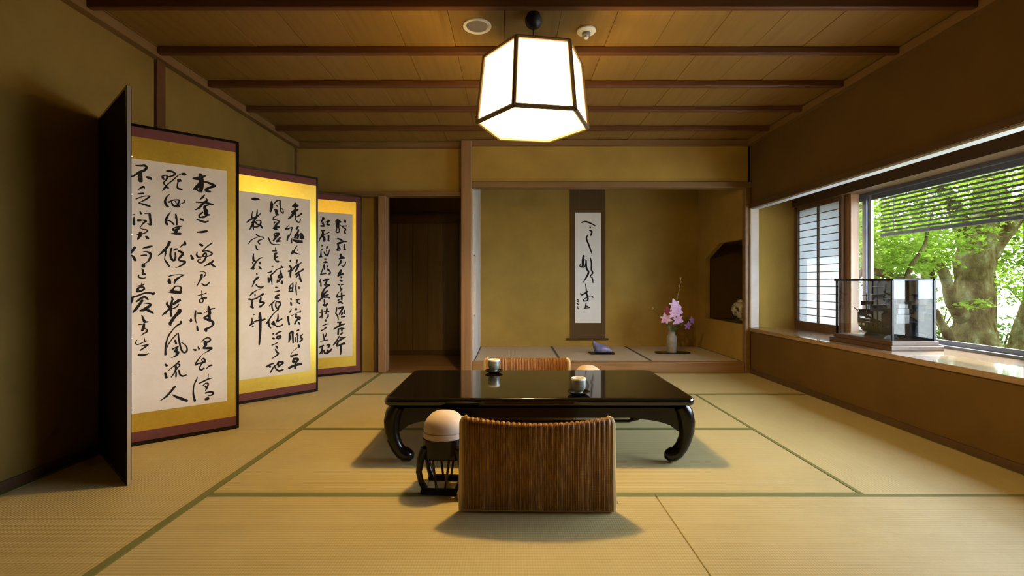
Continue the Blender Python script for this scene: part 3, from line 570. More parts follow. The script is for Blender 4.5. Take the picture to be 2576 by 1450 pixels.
def ribbon(mb, pts, y):
    """a brush stroke: smooth centre line, changing width, round ends"""
    P = [Vector((p[0], p[1])) for p in pts]; W = [p[2] for p in pts]
    if len(P) == 1: P.append(P[0] + Vector((.001, 0))); W.append(W[0])
    C = []; R = []
    n = len(P)
    for i in range(n - 1):
        p0 = P[max(0, i - 1)]; p1 = P[i]; p2 = P[i + 1]; p3 = P[min(n - 1, i + 2)]
        st = 4
        for s in range(st + (1 if i == n - 2 else 0)):
            t = s / st
            c = 0.5 * ((2 * p1) + (p2 - p0) * t + (2 * p0 - 5 * p1 + 4 * p2 - p3) * t * t + (3 * p1 - p0 - 3 * p2 + p3) * t ** 3)
            C.append(c); R.append((W[i] + (W[i + 1] - W[i]) * t) / 2)
    # round the two ends
    d0 = (C[0] - C[1]).normalized(); d1 = (C[-1] - C[-2]).normalized()
    C = [C[0] + d0 * R[0] * .75, C[0] + d0 * R[0] * .5] + C + [C[-1] + d1 * R[-1] * .5, C[-1] + d1 * R[-1] * .75]
    R = [R[0] * .35, R[0] * .8] + R + [R[-1] * .8, R[-1] * .35]
    rows = []
    for i in range(len(C)):
        a = C[max(0, i - 1)]; b = C[min(len(C) - 1, i + 1)]
        d = b - a
        d = d.normalized() if d.length > 1e-9 else Vector((1, 0))
        nrm = Vector((-d.y, d.x))
        l = C[i] + nrm * R[i]; r_ = C[i] - nrm * R[i]
        rows.append([(l.x, y, l.y), (r_.x, y, r_.y)])
    mb.grid(rows)
def strokes(s):
    return [[tuple(float(q) / 1000 for q in p.split(',')) for p in st.split()] for st in s.split('|')]
def writing(name, data, parent, y, xs):
    """brush characters in columns parted at the x positions xs"""
    cols = {}
    for st in strokes(data):
        mx = sum(p[0] for p in st) / len(st)
        cols.setdefault(sum(1 for q in xs if mx > q), []).append(st)
    for k in sorted(cols):
        # strokes that overlap in height belong to one character
        items = []
        for st in cols[k]:
            hi = max(p[1] + p[2] / 2 for p in st); lo = min(p[1] - p[2] / 2 for p in st)
            items.append([hi - .12 * (hi - lo), lo + .12 * (hi - lo), [st]])
        items.sort(key=lambda q: -q[0])
        grp = []
        for it in items:
            if grp and it[0] > grp[-1][1] + .004: grp[-1][1] = min(grp[-1][1], it[1]); grp[-1][2] += it[2]
            else: grp.append(it)
        for g_ in grp:
            mb = MB()
            for n_, st in enumerate(g_[2]): ribbon(mb, st, y - .0003 * (n_ % 3))
            mb.build(name, 'ink', parent)
scr = thing('folding_screen', 'six-panel folding screen with black brush calligraphy on gold ground', 'screen', (-1.70, 2.076, 0))
HS, PT = 1.785, .018
pts = [(-1.70, 2.076), (-2.191, 2.49), (-1.70, 2.90), (-2.059, 3.428), (-1.617, 3.892), (-2.043, 4.37), (-1.50, 4.709)]
ink = {1: (INK_B, (.285, .435)), 3: (INK_D, (.27, .43)), 5: (INK_F, (.40,))}
for k in range(6):
    (xa, ya), (xb, yb) = pts[k], pts[k + 1]
    Lp = math.hypot(xb - xa, yb - ya) - .004
    an = math.atan2(yb - ya, xb - xa)
    fr = MB()
    fr.box(0, Lp, -PT / 2, PT / 2, 0, .022, .002); fr.box(0, Lp, -PT / 2, PT / 2, HS - .016, HS, .002)
    sl, sr = (.012 if k == 0 else .004), (.012 if k == 5 else .004)
    fr.box(0, sl, -PT / 2, PT / 2, .022, HS - .016); fr.box(Lp - sr, Lp, -PT / 2, PT / 2, .022, HS - .016)
    p = fr.build('panel', 'black_lacquer', scr, loc=(xa + 1.70, ya - 2.076, 0), rz=an)
    MB().box(sl, Lp - sr, -PT / 2 + .004, PT / 2 - .001, .022, HS - .016).build('back_board', 'screen_back', p)
    yf = -PT / 2 + .004
    x0, x1 = sl, Lp - sr
    bl = x0 + (.045 if k == 0 else 0); br = x1 - (.045 if k == 5 else 0)
    MB().box(x0, x1, yf - .0012, yf, .022, .078).build('brocade_band', 'brocade', p)
    MB().box(x0, x1, yf - .0012, yf, HS - .070, HS - .016).build('brocade_band', 'brocade', p)
    if k == 0: MB().box(x0, bl, yf - .0012, yf, .078, HS - .070).build('brocade_band', 'brocade', p)
    if k == 5: MB().box(br, x1, yf - .0012, yf, .078, HS - .070).build('brocade_band', 'brocade', p)
    MB().box(bl, br, yf - .0008, yf, .078, HS - .070).build('gold_ground', 'gold_leaf', p)
    MB().box(.055, (.545 if k == 5 else .582), yf - .0016, yf, .180, 1.592).build('paper', 'calligraphy_paper', p)
    if k in ink:
        writing('brush_character', ink[k][0], p, yf - .0022, ink[k][1])
    if k == 0:
        MB().box(-.002, .0, -PT / 2 + .002, PT / 2 - .002, .002, HS - .002).build('edge_highlight', 'silver', p)  # silver strip stands in for light caught on the black lacquer edge
        for z in (1.47, 1.30, 1.12, .655, .495, .343):
            MB().lathe([(.001, -.004), (.0045, -.002), (.005, 0), (.0045, .002), (.001, .004)], 8, (.001, -PT / 2, z)).build('stud', 'silver', p, True)
# ------------------------------------------------------------------ low table
TX, TY, TW, TD, TH = .145, 2.695, 1.56, .775, .33
tb = thing('low_table', 'low black lacquer table with curved scroll feet and mirror-like top', 'table', (TX, TY, 0))
def rrect(hx, hy, r, n=5):
    o = []
    for cx, cy, a0 in ((hx - r, hy - r, 0), (-hx + r, hy - r, 90), (-hx + r, -hy + r, 180), (hx - r, -hy + r, 270)):
        for k in range(n + 1):
            a = math.radians(a0 + 90 * k / n)
            o.append((cx + r * math.cos(a), cy + r * math.sin(a)))
    return o
def stack(mb, layers):
    """loft closed outlines of equal length: [(outline, z), ...]"""
    n0 = len(mb.v); k = len(layers[0][0])
    for ol, z in layers: mb.v += [(x, y, z) for x, y in ol]
    for i in range(len(layers) - 1):
        for j in range(k):
            a = n0 + i * k + j; b = n0 + i * k + (j + 1) % k
            mb.f.append((a, b, b + k, a + k))
    mb.f.append(tuple(n0 + j for j in range(k))[::-1])
    e = n0 + (len(layers) - 1) * k
    mb.f.append(tuple(e + j for j in range(k)))
    return mb
def ins(hx, hy, r, d): return rrect(hx - d, hy - d, max(.004, r - d))
hx, hy = TW / 2, TD / 2
top = stack(MB(), [(ins(hx, hy, .045, .012), TH - .040), (ins(hx, hy, .045, .003), TH - .034), (ins(hx, hy, .045, 0), TH - .022), (ins(hx, hy, .045, .002), TH - .008), (ins(hx, hy, .045, .008), TH - .001), (ins(hx, hy, .045, .010), TH), (ins(hx, hy, .045, .020), TH), (ins(hx, hy, .045, .030), TH)])
top.build('tabletop', 'tabletop_lacquer', tb, True)
stack(MB(), [(ins(hx, hy, .04, .05), TH - .060), (ins(hx, hy, .04, .035), TH - .039)]).build('waist', 'black_lacquer', tb)
# aprons with cusped lower edge, legs curling inwards to a scroll foot
def apron(L):
    h = L / 2
    lo = []
    for q in range(41):
        x = -h + L * q / 40
        d = h - abs(x)
        z = TH - .105
        if d < .24:
            s = 1 - d / .24
            z -= .008 + .065 * s ** 2.2
            if d < .06: z -= .012
        lo.append((x, z))
    return [(-h, TH - .055)] + lo + [(h, TH - .055)]
for s in (-1, 1):
    MB().prism(apron(TW - .10), 'y', s * (hy - .045) - .011, s * (hy - .045) + .011).build('apron', 'black_lacquer', tb)
    MB().prism(apron(TD - .10), 'x', s * (hx - .045) - .011, s * (hx - .045) + .011).build('apron', 'black_lacquer', tb)
prof = [(.040, TH - .045, .036), (.020, TH - .075, .040), (.010, TH - .12, .040), (.010, TH - .165, .037), (.020, TH - .21, .033), (.038, TH - .25, .032), (.060, .052, .033), (.080, .041, .037), (.096, .041, .037), (.110, .048, .029), (.117, .053, .016), (.120, .055, .004)]
for sx in (-1, 1):
    for sy in (-1, 1):
        path = [(sx * (hx - .03 - d * .95), sy * (hy - .03 - d * .10), z) for d, z, r_ in prof]
        MB().tube(path, [r_ for d, z, r_ in prof], 14).build('leg', 'black_lacquer', tb, True)
heat = stack(MB(), [(rrect(.49, .165, .03), TH - .150), (rrect(.50, .175, .03), TH - .142), (rrect(.50, .175, .03), TH - .060)])
hob = heat.build('under_box', 'black_iron', tb)
MB().tube([(-.50, -.195, TH - .10), (-.52, -.195, TH - .145), (-.46, -.195, TH - .168), (.0, -.195, TH - .170), (.49, -.195, TH - .168), (.535, -.195, TH - .150), (.54, -.192, TH - .10)], [.016, .016, .008, .006, .008, .016, .016], 8).build('carry_rail', 'black_iron', tb, True)
# ------------------------------------------------------------------ tea cups on saucers
def cup_set(x, y, r, lab_c, lab_s, rz):
    z = TH
    s = MB().lathe([(.030, 0), (.034, .003), (.050, .008), (.058, .014), (.057, .016), (.048, .011), (.020, .008), (.003, .008)], 28)
    tag(s.build('saucer', 'black_lacquer', None, True, (x, y, z), rz), lab_s, 'saucer', 'dark saucers on the low table')
    c = thing('tea_cup', lab_c, 'cup', (x, y, z + .0085), rz, 'tea cups on the low table')
    MB().lathe([(.020, 0), (.022, .003), (.021, .008), (.030, .014), (.036, .028), (.0375, .048), (.0375, .072), (.0362, .0725), (.0355, .070), (.0355, .048), (.034, .030), (.024, .018), (.004, .016)], 28).build('body', 'celadon', c, True)
    MB().lathe([(.0352, .055), (.0378, .068), (.0380, .074), (.0372, .0765), (.0352, .0755), (.0346, .060)], 28).build('rim', 'cup_white', c, True)
cup_set(-.105, 2.985, .038, 'pale tea cup near the woven chair back at the far table edge', 'dark saucer under the far tea cup', .3)
cup_set(.352, 2.40, .038, 'grey-green tea cup with white rim near the table front', 'dark saucer under the nearer tea cup', .8)
# ------------------------------------------------------------------ woven legless chairs
def make_chair(label):
    """origin on the floor under the middle of the back; sitter faces +Y"""
    c = thing('legless_chair', label, 'chair', group='woven legless chairs at the low table')
    W2, HB = .30, .372
    def back_y(x, z):                       # curved in plan, leaning out towards the top
        return (.058 * (x / W2) ** 2) * (z / HB) - .035 * (z / HB) ** 1.5
    th = .020
    NS = 28
    me = None
    for k in range(NS):
        x0 = -W2 + .012 + (2 * W2 - .024) * k / NS; x1 = -W2 + .012 + (2 * W2 - .024) * (k + 1) / NS
        xm = (x0 + x1) / 2
        sag = .0
        line = []
        for q in range(9): line.append((-th, .016 + (HB - .03 - .016) * q / 8))
        for q in range(1, 8):
            a = math.pi * q / 8
            line.append((-th * math.cos(a), HB - .03 + .028 * math.sin(a)))
        for q in range(9): line.append((th, HB - .03 - (HB - .03 - .05) * q / 8))
        rows = []
        for (dy, z) in line:
            row = []
            for q in range(5):
                u = q / 4
                x = x0 + (x1 - x0) * (.012 + .976 * u)
                arch = .0042 * math.sin(math.pi * u) if z > HB - .075 else .0009 * math.sin(math.pi * u)
                yy = back_y(x, z) + dy + (-arch if dy <= 0 else arch)
                zz = z + (arch if z > HB - .03 else 0)
                row.append((x, yy, zz - .014 * (1 - (x / W2) ** 2) * max(0, z / HB) ** 2))
            rows.append(row)
        MB().grid(rows).build('rattan_strand', 'rattan', c, True)
    core = MB()
    rows = []
    for q in range(17):
        x = -W2 + .012 + (2 * W2 - .024) * q / 16
        rows.append([(x, back_y(x, .016) - th + .004, .014), (x, back_y(x, HB * .6) - th + .004, HB * .6), (x, back_y(x, HB - .03) - th + .005, HB - .03), (x, back_y(x, HB), HB - .024), (x, back_y(x, HB - .03) + th - .005, HB - .03), (x, back_y(x, HB * .6) + th - .004, HB * .6), (x, back_y(x, .016) + th - .004, .014)])
    core.grid(rows)
    core.build('back_core', 'dark_wood_z', c)
    for s in (-1, 1):
        x = s * (W2 - .002)
        MB().tube([(x, back_y(x, z) + .0, z) for z in (.008, .1, .2, .29, .345)] + [(x - s * .006, back_y(x, HB) + .002, HB - .012), (x - s * .02, back_y(x, HB) + .004, HB - .004)], [.014, .014, .013, .013, .013, .012, .008], 8).build('side_pole', 'rattan_pole', c, True)
    rl = MB()
    rl.tube([(x / 10 * W2 * 1.0, back_y(x / 10 * W2, .016) , .014) for x in range(-10, 11)], .012, 8)
    rl.build('bottom_rail', 'rattan_pole', c, True)
    fr = MB()
    for s in (-1, 1): fr.box(s * .29 - .016, s * .29 + .016, .055, .50, .004, .036, .004)
    fr.box(-.30, .30, .48, .515, .004, .036, .004); fr.box(-.33, .33, .085, .12, .006, .034, .004)
    fr.build('seat_frame', 'cypress_post', c)
    st = stack(MB(), [(rrect(.285, .20, .03), .028), (rrect(.29, .205, .03), .045), (rrect(.28, .195, .03), .056)])
    st.v = [(x, y + .275, z) for x, y, z in st.v]
    st.build('seat', 'rattan', c, True)
    return c
ch = make_chair('woven rattan legless chair seen from behind, in front of the low table')
ch.location = (.106, 1.835, 0); ch.rotation_euler = (0, 0, math.radians(-1.0))
c2 = copy_tree(ch)
c2['label'] = 'woven rattan legless chair beyond the low table, below the alcove'
c2.location = (.118, 3.345, 0); c2.rotation_euler = (0, 0, math.pi)
# ------------------------------------------------------------------ padded armrests
def make_armrest(label):
    """origin on the floor under its middle; long side along Y"""
    a = thing('armrest', label, 'armrest', group='padded armrests beside the chairs')
    lay = []
    for d, z in ((.012, .262), (.002, .268), (0, .280), (.004, .298), (.013, .316), (.028, .331), (.048, .341), (.068, .346), (.085, .348)):
        lay.append((rrect(.098 - d, .105 - d, max(.004, .085 - d)), z))
    cu = stack(MB(), lay).build('cushion', 'armrest_cloth', a, True)
    stack(MB(), [(rrect(.094, .101, .08), .238), (rrect(.099, .106, .085), .242), (rrect(.099, .106, .085), .264)]).build('cushion_band', 'armrest_cloth', a, True)
    stack(MB(), [(rrect(.085, .09, .03), .15), (rrect(.096, .102, .06), .16), (rrect(.096, .102, .06), .239)]).build('body', 'black_lacquer', a, True)
    for sy in (-1, 1):
        for sx in (-1, 1):
            MB().tube([(sx * .080, sy * .075, .20), (sx * .100, sy * .085, .15), (sx * .106, sy * .09, .10), (sx * .096, sy * .085, .055), (sx * .080, sy * .075, .022)], [.022, .019, .015, .014, .016], 10).build('leg', 'black_lacquer', a, True)
        for sx in (-.35, .35):
            MB().tube([(sx * .12, sy * .083, .165), (sx * .06, sy * .083, .02)], .006, 8).build('spindle', 'black_lacquer', a, True)
        MB().box(-.098, .098, sy * .083 - .015, sy * .083 + .015, 0, .024, .005).build('foot_rail', 'black_lacquer', a)
    return a
ar = make_armrest('black armrest with beige padded top beside the near chair')
ar.scale = (.88, .88, .965); ar.location = (-.293, 2.06, 0); ar.rotation_euler = (0, 0, math.radians(-3))
a2 = copy_tree(ar)
a2['label'] = 'armrest with pale padded top just showing beyond the table'
a2.location = (.538, 3.215, 0); a2.rotation_euler = (0, 0, math.radians(4))
# ------------------------------------------------------------------ pendant lamp, downlight, detector
LX, LY = .124, 2.499
lp = thing('pendant_lamp', 'lit hexagonal white paper pendant lamp hanging over the table', 'lamp', (LX, LY, 2.345))
def hexpt(s, z, k):
    a = math.radians(9 + 60 * k)
    return Vector((s * math.cos(a), s * math.sin(a), z - 2.345))
ZB, ZT, SB, ST = 1.752, 2.098, .300, .264
for k in range(6):
    a, b, c_, d = hexpt(SB, ZB, k), hexpt(SB, ZB, k + 1), hexpt(ST, ZT, k + 1), hexpt(ST, ZT, k)
    nrm = (b - a).cross(d - a).normalized()
    q = MB(); q.v = [tuple(p) for p in (a, b, c_, d)] + [tuple(p - nrm * .002) for p in (a, b, c_, d)]
    q.f = [(0, 1, 2, 3), (7, 6, 5, 4), (0, 4, 5, 1), (1, 5, 6, 2), (2, 6, 7, 3), (3, 7, 4, 0)]
    q.build('paper_pane', 'lamp_paper', lp)
    MB().tube([a * 1.0, d], .012, 8).build('frame_bar', 'brown_bar', lp)
    MB().tube([a, b], .012, 8).build('frame_bar', 'brown_bar', lp)
    MB().tube([d, c_], .010, 8).build('frame_bar', 'brown_bar', lp)
q = MB().prism([(hexpt(SB - .004, 0, k).x, hexpt(SB - .004, 0, k).y) for k in range(6)], 'z', ZB - 2.345 + .002, ZB - 2.345 + .004)
q.build('paper_pane', 'lamp_diffuser', lp)
q = MB().prism([(hexpt(ST - .004, 0, k).x, hexpt(ST - .004, 0, k).y) for k in range(6)], 'z', ZT - 2.345 - .004, ZT - 2.345 + .004)
q.build('top_board', 'brown_bar', lp)
bd_ = bpy.data.lights.new('bulb', 'POINT'); bd_.energy = BULB_W; bd_.color = LAMP_COL; bd_.shadow_soft_size = .05
bo = bpy.data.objects.new('bulb', bd_); COL.objects.link(bo); bo.parent = lp; bo.location = (0, 0, 1.84 - 2.345)
MB().tube([(0, 0, ZT - 2.345), (0, 0, -.06)], .0035, 8).build('cord', 'black_iron', lp)
MB().lathe([(.003, -.078), (.018, -.076), (.037, -.062), (.046, -.042), (.045, -.022), (.036, -.006), (.036, 0)], 24).build('ceiling_rose', 'black_iron', lp, True)
dl = thing('recessed_downlight', 'round white-rimmed downlight set into the ceiling boards', 'downlight', (-.187, 2.615, 2.345))
MB().lathe([(.060, .02), (.060, -.001), (.078, -.004), (.080, -.001), (.080, .004), (.062, .004)], 32).build('rim', 'white_plastic', dl, True)
MB().lathe([(.0595, -.0015), (.058, .01), (.045, .034), (.020, .0345)], 32).build('reflector', 'silver', dl, True)
dt = thing('smoke_detector', 'small white round detector on the ceiling beside the lamp', 'detector', (.432, 2.655, 2.345))
MB().lathe([(.054, 0), (.054, -.008), (.048, -.014), (.026, -.016)], 28).build('base', 'white_plastic', dt, True)
MB().lathe([(.024, -.014), (.024, -.030), (.018, -.034), (.004, -.035)], 20).build('sensor', 'detector_grey', dt, True)
MB().lathe([(.014, -.033), (.014, -.044), (.010, -.048), (.003, -.048)], 16).build('cap', 'white_plastic', dt, True)
# ------------------------------------------------------------------ hanging scroll
sc = thing('hanging_scroll', 'tall hanging scroll with flowing black brushwriting on white paper', 'scroll', (.973, AYB, 0))
yo = -AYB
def sb(x0, x1, y0, y1, z0, z1): return MB().box(x0 - .973, x1 - .973, y0 + yo, y1 + yo, z0, z1)
sb(.752, 1.193, 5.846, 5.850, .215, 2.12).build('mount', 'scroll_mount', sc)
sb(.812, 1.136, 5.843, 5.846, .407, 1.792).build('paper', 'scroll_paper', sc)
MB().tube([(.700 - .973, 5.845 + yo, .205), (1.228 - .973, 5.845 + yo, .205)], .013, 12).build('roller', 'dark_wood_y', sc, True)
MB().tube([(.74 - .973, 5.848 + yo, 2.12), (1.205 - .973, 5.848 + yo, 2.12)], .008, 8).build('hanging_rod', 'dark_wood_y', sc, True)
for x in (.86, 1.075): sb(x, x + .014, 5.8445, 5.846, 1.80, 2.12).build('ribbon', 'dark_wood_z', sc)
writing('brush_character', '|'.join(' '.join('%.1f,%.1f,%.1f' % (p[0] * 1000 - 973, p[1] * 1000, p[2] * 1000) for p in st) for st in strokes(INK_S)), sc, 5.8425 + yo, (-.10,))
# ------------------------------------------------------------------ alcove objects
dz = AZ
tag(stack(MB(), [(rrect(.195, .085, .085, 8), 0), (rrect(.20, .09, .09, 8), .004), (rrect(.20, .09, .09, 8), .010)]).build('flower_board', 'black_lacquer', None, False, (1.842, 5.30, dz)), 'dark oval board under the flower vase', 'board')
vx, vy, vz = 1.835, 5.30, dz + .010
tag(MB().lathe([(.048, 0), (.052, .006), (.054, .05), (.056, .12), (.054, .165), (.050, .185), (.040, .195), (.036, .215), (.040, .232), (.043, .236), (.040, .237), (.034, .215), (.036, .19), (.02, .05)], 28).build('flower_vase', 'vase_glaze', None, True, (vx, vy, vz)), 'grey ceramic bottle vase holding flowers in the alcove', 'vase')
def petal(mb, base, dirv, up, L_, W_, curl):
    dirv = Vector(dirv).normalized(); up = Vector(up)
    side = dirv.cross(up).normalized(); nrm = side.cross(dirv).normalized()
    rows = []
    for i in range(6):
        t = i / 5
        c = Vector(base) + dirv * (L_ * t) + nrm * (curl * L_ * (t * t) * (1 if curl > 0 else 1))
        wd = W_ * math.sin(math.pi * min(1, .12 + .86 * t)) ** .8
        rows.append([tuple(c - side * wd / 2 + nrm * .12 * wd), tuple(c), tuple(c + side * wd / 2 + nrm * .12 * wd)])
    mb.grid(rows)
def blossom(parent, c, face, size, m, n=6):
    mb = MB(); face = Vector(face).normalized()
    a = face.cross(Vector((0, 0, 1))).normalized(); b = a.cross(face)
    for k in range(n):
        an = 2 * math.pi * k / n + .3
        d = (a * math.cos(an) + b * math.sin(an)) + face * .35
        petal(mb, c, d, face, size * (1 if k % 2 else .88), size * (.62 if k % 2 else .5), -.25)
    mb.tube([tuple(c), tuple(Vector(c) + face * size * .35)], size * .05, 6)
    mb.build('blossom', m, parent, True)
mouth = vz + .20
pk = thing('lily_stem', 'stem of pink lilies clustered above the vase', 'flower', (vx, vy, mouth))
MB().tube([(0, 0, -.10), (.004, -.004, .05), (.012, -.01, .16), (.02, -.015, .28), (.03, -.015, .36)], .004, 8).build('stem', 'stem_green', pk, True)
for (dx, dy, z, fx, fz, s, m_) in ((.015, -.05, .335, .1, .15, .078, 'pink_petal'), (.055, -.04, .27, .45, .1, .072, 'pink_petal'), (-.075, -.03, .185, -.5, -.25, .070, 'pink_petal'), (.045, -.06, .175, .25, -.35, .075, 'pink_petal'), (-.045, -.01, .265, -.5, .1, .06, 'magenta_petal'), (.0, -.07, .245, -.1, -.1, .066, 'pink_petal')):
    blossom(pk, (dx, dy, z), (fx, -1, fz), s, m_)
for k, (lx, lz, ly) in enumerate(((.10, .10, -.03), (-.07, .12, .02), (.05, .06, -.05), (.15, .07, -.02))):
    mb = MB(); petal(mb, (0, 0, .03 + .01 * k), (lx, ly, lz), (0, -1, .4), .13, .03, .2); mb.build('leaf', 'stem_green', pk, True)
pu = thing('violet_stem', 'drooping stem with two small violet flowers beside the lilies', 'flower', (vx, vy, mouth))
MB().tube([(0, 0, -.08), (.03, -.01, .06), (.10, -.02, .115), (.16, -.025, .105), (.21, -.025, .15)], .0032, 8).build('stem', 'stem_green', pu, True)
blossom(pu, (.165, -.035, .105), (.3, -1, -.3), .055, 'purple_petal', 5)
blossom(pu, (.212, -.03, .165), (.4, -1, .1), .045, 'purple_petal', 5)
gs = thing('grass_stalk', 'thin dry grass stalk rising above the lilies', 'stalk', (vx, vy, mouth))
MB().tube([(0, .004, -.08), (.03, .005, .2), (.07, .006, .42), (.112, .006, .66)], [.003, .003, .0028, .0025], 6).build('stem', 'dry_stalk', gs, True)
for k in range(7):
    z = .36 + k * .045; x = .058 + (z - .36) * .178
    mb = MB(); petal(mb, (x, .006, z), (.5 if k % 2 else -.5, -.2, .6), (0, -1, 0), .030, .010, .1); mb.build('spikelet', 'dry_stalk', gs, True)
bd = thing('bud_stalk', 'fine stalk with one pale bud leaning left of the lilies', 'stalk', (vx, vy, mouth))
MB().tube([(0, .002, -.08), (-.06, .002, .12), (-.16, .002, .24), (-.215, .002, .285)], .0022, 6).build('stem', 'stem_green', bd, True)
MB().lathe([(.001, -.015), (.009, -.008), (.011, .002), (.007, .012), (.001, .018)], 10, (-.217, .002, .298)).build('bud', 'dry_stalk', bd, True)
ox, oy = 1.028, 5.255
tag(stack(MB(), [(rrect(.135, .08, .02), 0), (rrect(.14, .085, .02), .004), (rrect(.142, .087, .02), .012)]).build('display_board', 'black_lacquer', None, False, (ox, oy, dz)), 'thin black board under the blue ornament', 'board')
# glazed ornament: cross-sections along its length
rows = []
for (x, hw, z0, z1) in ((-.088, .006, .045, .052), (-.084, .030, .004, .125), (-.070, .046, .0, .150), (-.052, .054, .0, .122), (-.030, .060, .0, .102), (0, .064, .0, .100), (.03, .062, .0, .092), (.06, .056, .0, .078), (.09, .048, .0, .058), (.115, .034, .002, .036), (.130, .008, .010, .018)):
    row = []
    for q in range(17):
        a = 2 * math.pi * q / 16
        zz = (z0 + z1) / 2 + (z1 - z0) / 2 * math.sin(a)
        row.append((x - .012 * (zz - .05) / .05 * (1 if x < -.03 else 0), hw * math.copysign(abs(math.cos(a)) ** .7, math.cos(a)), zz))
    rows.append(row)
tag(MB().grid(rows).build('ornament', 'ornament_glaze', None, True, (ox - .005, oy, dz + .012)), 'blue and violet glazed ornament with raised tip below the scroll', 'ornament')
tag(MB().lathe([(.05, 0), (.055, .008), (.085, .03), (.108, .075), (.112, .12), (.100, .165), (.070, .195), (.045, .205), (.043, .222), (.050, .232), (.044, .232), (.036, .21), (.02, .19)], 32).build('round_pot', 'painted_pot', None, True, (2.605, 5.245, .4905)), 'round pale pot with dark pattern inside the niche', 'pot')
tag(stack(MB(), [(rrect(.13, .13, .02), 0), (rrect(.13, .13, .02), .006)]).build('pot_mat', 'stem_green', None, False, (2.605, 5.245, .4842)), 'dark green cloth under the round pot', 'cloth')
# ------------------------------------------------------------------ display case with model ship on the sill
KX0, KX1, KY0, KY1, KZ0, KZ1 = 2.545, 2.835, 3.105, 3.645, .515, .92
kc = thing('display_case', 'glass display case with black frame on the window sill', 'display case', ((KX0 + KX1) / 2, (KY0 + KY1) / 2, SILL))
cx, cy = (KX0 + KX1) / 2, (KY0 + KY1) / 2
def kb(x0, x1, y0, y1, z0, z1, bev=0): return MB().box(x0 - cx, x1 - cx, y0 - cy, y1 - cy, z0 - SILL, z1 - SILL, bev)
kb(KX0 - .03, KX1 + .03, KY0 - .03, KY1 + .03, SILL, SILL + .030, .003).build('plinth', 'dark_wood_y', kc)
kb(KX0 - .012, KX1 + .012, KY0 - .012, KY1 + .012, SILL + .030, KZ0, .003).build('plinth_step', 'dark_wood_y', kc)
pw = .012
for x in (KX0, KX1 - pw):
    for y in (KY0, KY1 - pw):
        kb(x, x + pw, y, y + pw, KZ0, KZ1).build('corner_post', 'black_lacquer', kc)
for x in (KX0, KX1 - pw): kb(x - .004, x + pw + .004, KY0 - .012, KY1 + .012, KZ1, KZ1 + .014).build('top_bar', 'black_lacquer', kc)
for y in (KY0, KY1 - pw): kb(KX0 + pw, KX1 - pw, y - .004, y + pw + .004, KZ1, KZ1 + .013).build('top_bar', 'black_lacquer', kc)
kb(KX0 + .004, KX0 + .008, KY0 + pw, KY1 - pw, KZ0, KZ1).build('pane', 'case_glass', kc)
kb(KX0 + pw, KX1 - pw, KY0 + .004, KY0 + .008, KZ0, KZ1).build('pane', 'case_glass', kc)
kb(KX0 + pw, KX1 - pw, KY1 - .008, KY1 - .004, KZ0, KZ1).build('pane', 'case_glass', kc)
kb(KX0 + pw, KX1 - pw, KY0 + pw, KY1 - pw, KZ1 + .004, KZ1 + .008).build('pane', 'case_glass', kc)
mr = kb(KX1 - .008, KX1 - .006, KY0 + pw, KY1 - pw, KZ0, KZ1).build('mirror_back', 'mirror', kc)
kb(KX1 - .006, KX1 - .002, KY0 + pw, KY1 - pw, KZ0, KZ1).build('back_panel', 'dark_wood_y', kc)
# ship: bow towards +Y
sp = thing('model_ship', 'dark wooden model sailing ship inside the glass case', 'model ship', (2.675, 3.375, KZ0))
rows = []
for q in range(13):
    t = q / 12; y = -.20 + .41 * t
    wd = .062 * (1 - max(0, (t - .55) / .45) ** 2.2) * (1 - .25 * max(0, (.25 - t) / .25))
    wd = max(wd, .004)
    sheer = .105 + .075 * max(0, (t - .6) / .4) ** 1.6 + .065 * max(0, (.30 - t) / .30) ** 1.2
    keel = .022 + .055 * max(0, (t - .72) / .28) ** 1.8 + .02 * max(0, (.15 - t) / .15)
    row = []
    for s in range(9):
        a = math.pi * s / 8
        cxx = math.cos(a); szz = math.sin(a)
        row.append((wd * math.copysign(abs(cxx) ** .55, cxx), y, sheer - (sheer - keel) * szz ** .7))
    rows.append(row)
MB().grid(rows).build('hull', 'ship_wood', sp, True)
rows = [[(r[0][0] * .97, r[0][1], r[0][2] - .012), (r[-1][0] * .97, r[-1][1], r[-1][2] - .012)] for r in rows]
MB().grid(rows).build('deck', 'ship_wood', sp)
k_ = MB(); k_.box(-.047, .047, -.20, -.07, .11, .175, .004); k_.box(-.042, .042, -.205, -.12, .175, .215, .004); k_.box(-.036, .036, -.205, -.155, .215, .245, .004)
k_.build('stern_castle', 'ship_wood', sp)
MB().box(-.035, .035, .10, .155, .085, .125, .004).build('fore_castle', 'ship_wood', sp)
for q in range(7):
    MB().box(-.067, -.056, -.15 + q * .043, -.138 + q * .043, .078, .094).build('gun_port', 'cup_white' if q > 4 else 'ship_sail', sp)
for (y, h) in ((-.10, .345), (.02, .385), (.125, .315)):
    MB().tube([(0, y, .06), (0, y, h)], [.005, .0028], 8).build('mast', 'ship_wood', sp, True)
    for (fz, hw) in ((.52, .075), (.76, .06), (.93, .04)):
        z = .06 + (h - .06) * fz
        MB().tube([(-hw, y - .006, z), (hw, y - .006, z)], .003, 6).build('yard', 'ship_wood', sp, True)
    for (f0, f1, hw) in ((.38, .52, .052), (.64, .76, .040)):
        za, zb = .06 + (h - .06) * f0, .06 + (h - .06) * f1
        rr = []
        for i in range(5):
            t = i / 4; z = za + (zb - za) * t
            rr.append([(-hw + 2 * hw * j / 6, y + .004 + .022 * math.sin(math.pi * t) * math.sin(math.pi * j / 6), z) for j in range(7)])
        MB().grid(rr).build('sail', 'ship_sail', sp, True)
MB().tube([(0, .19, .165), (0, .25, .20)], .003, 6).build('bowsprit', 'ship_wood', sp, True)
st = MB()
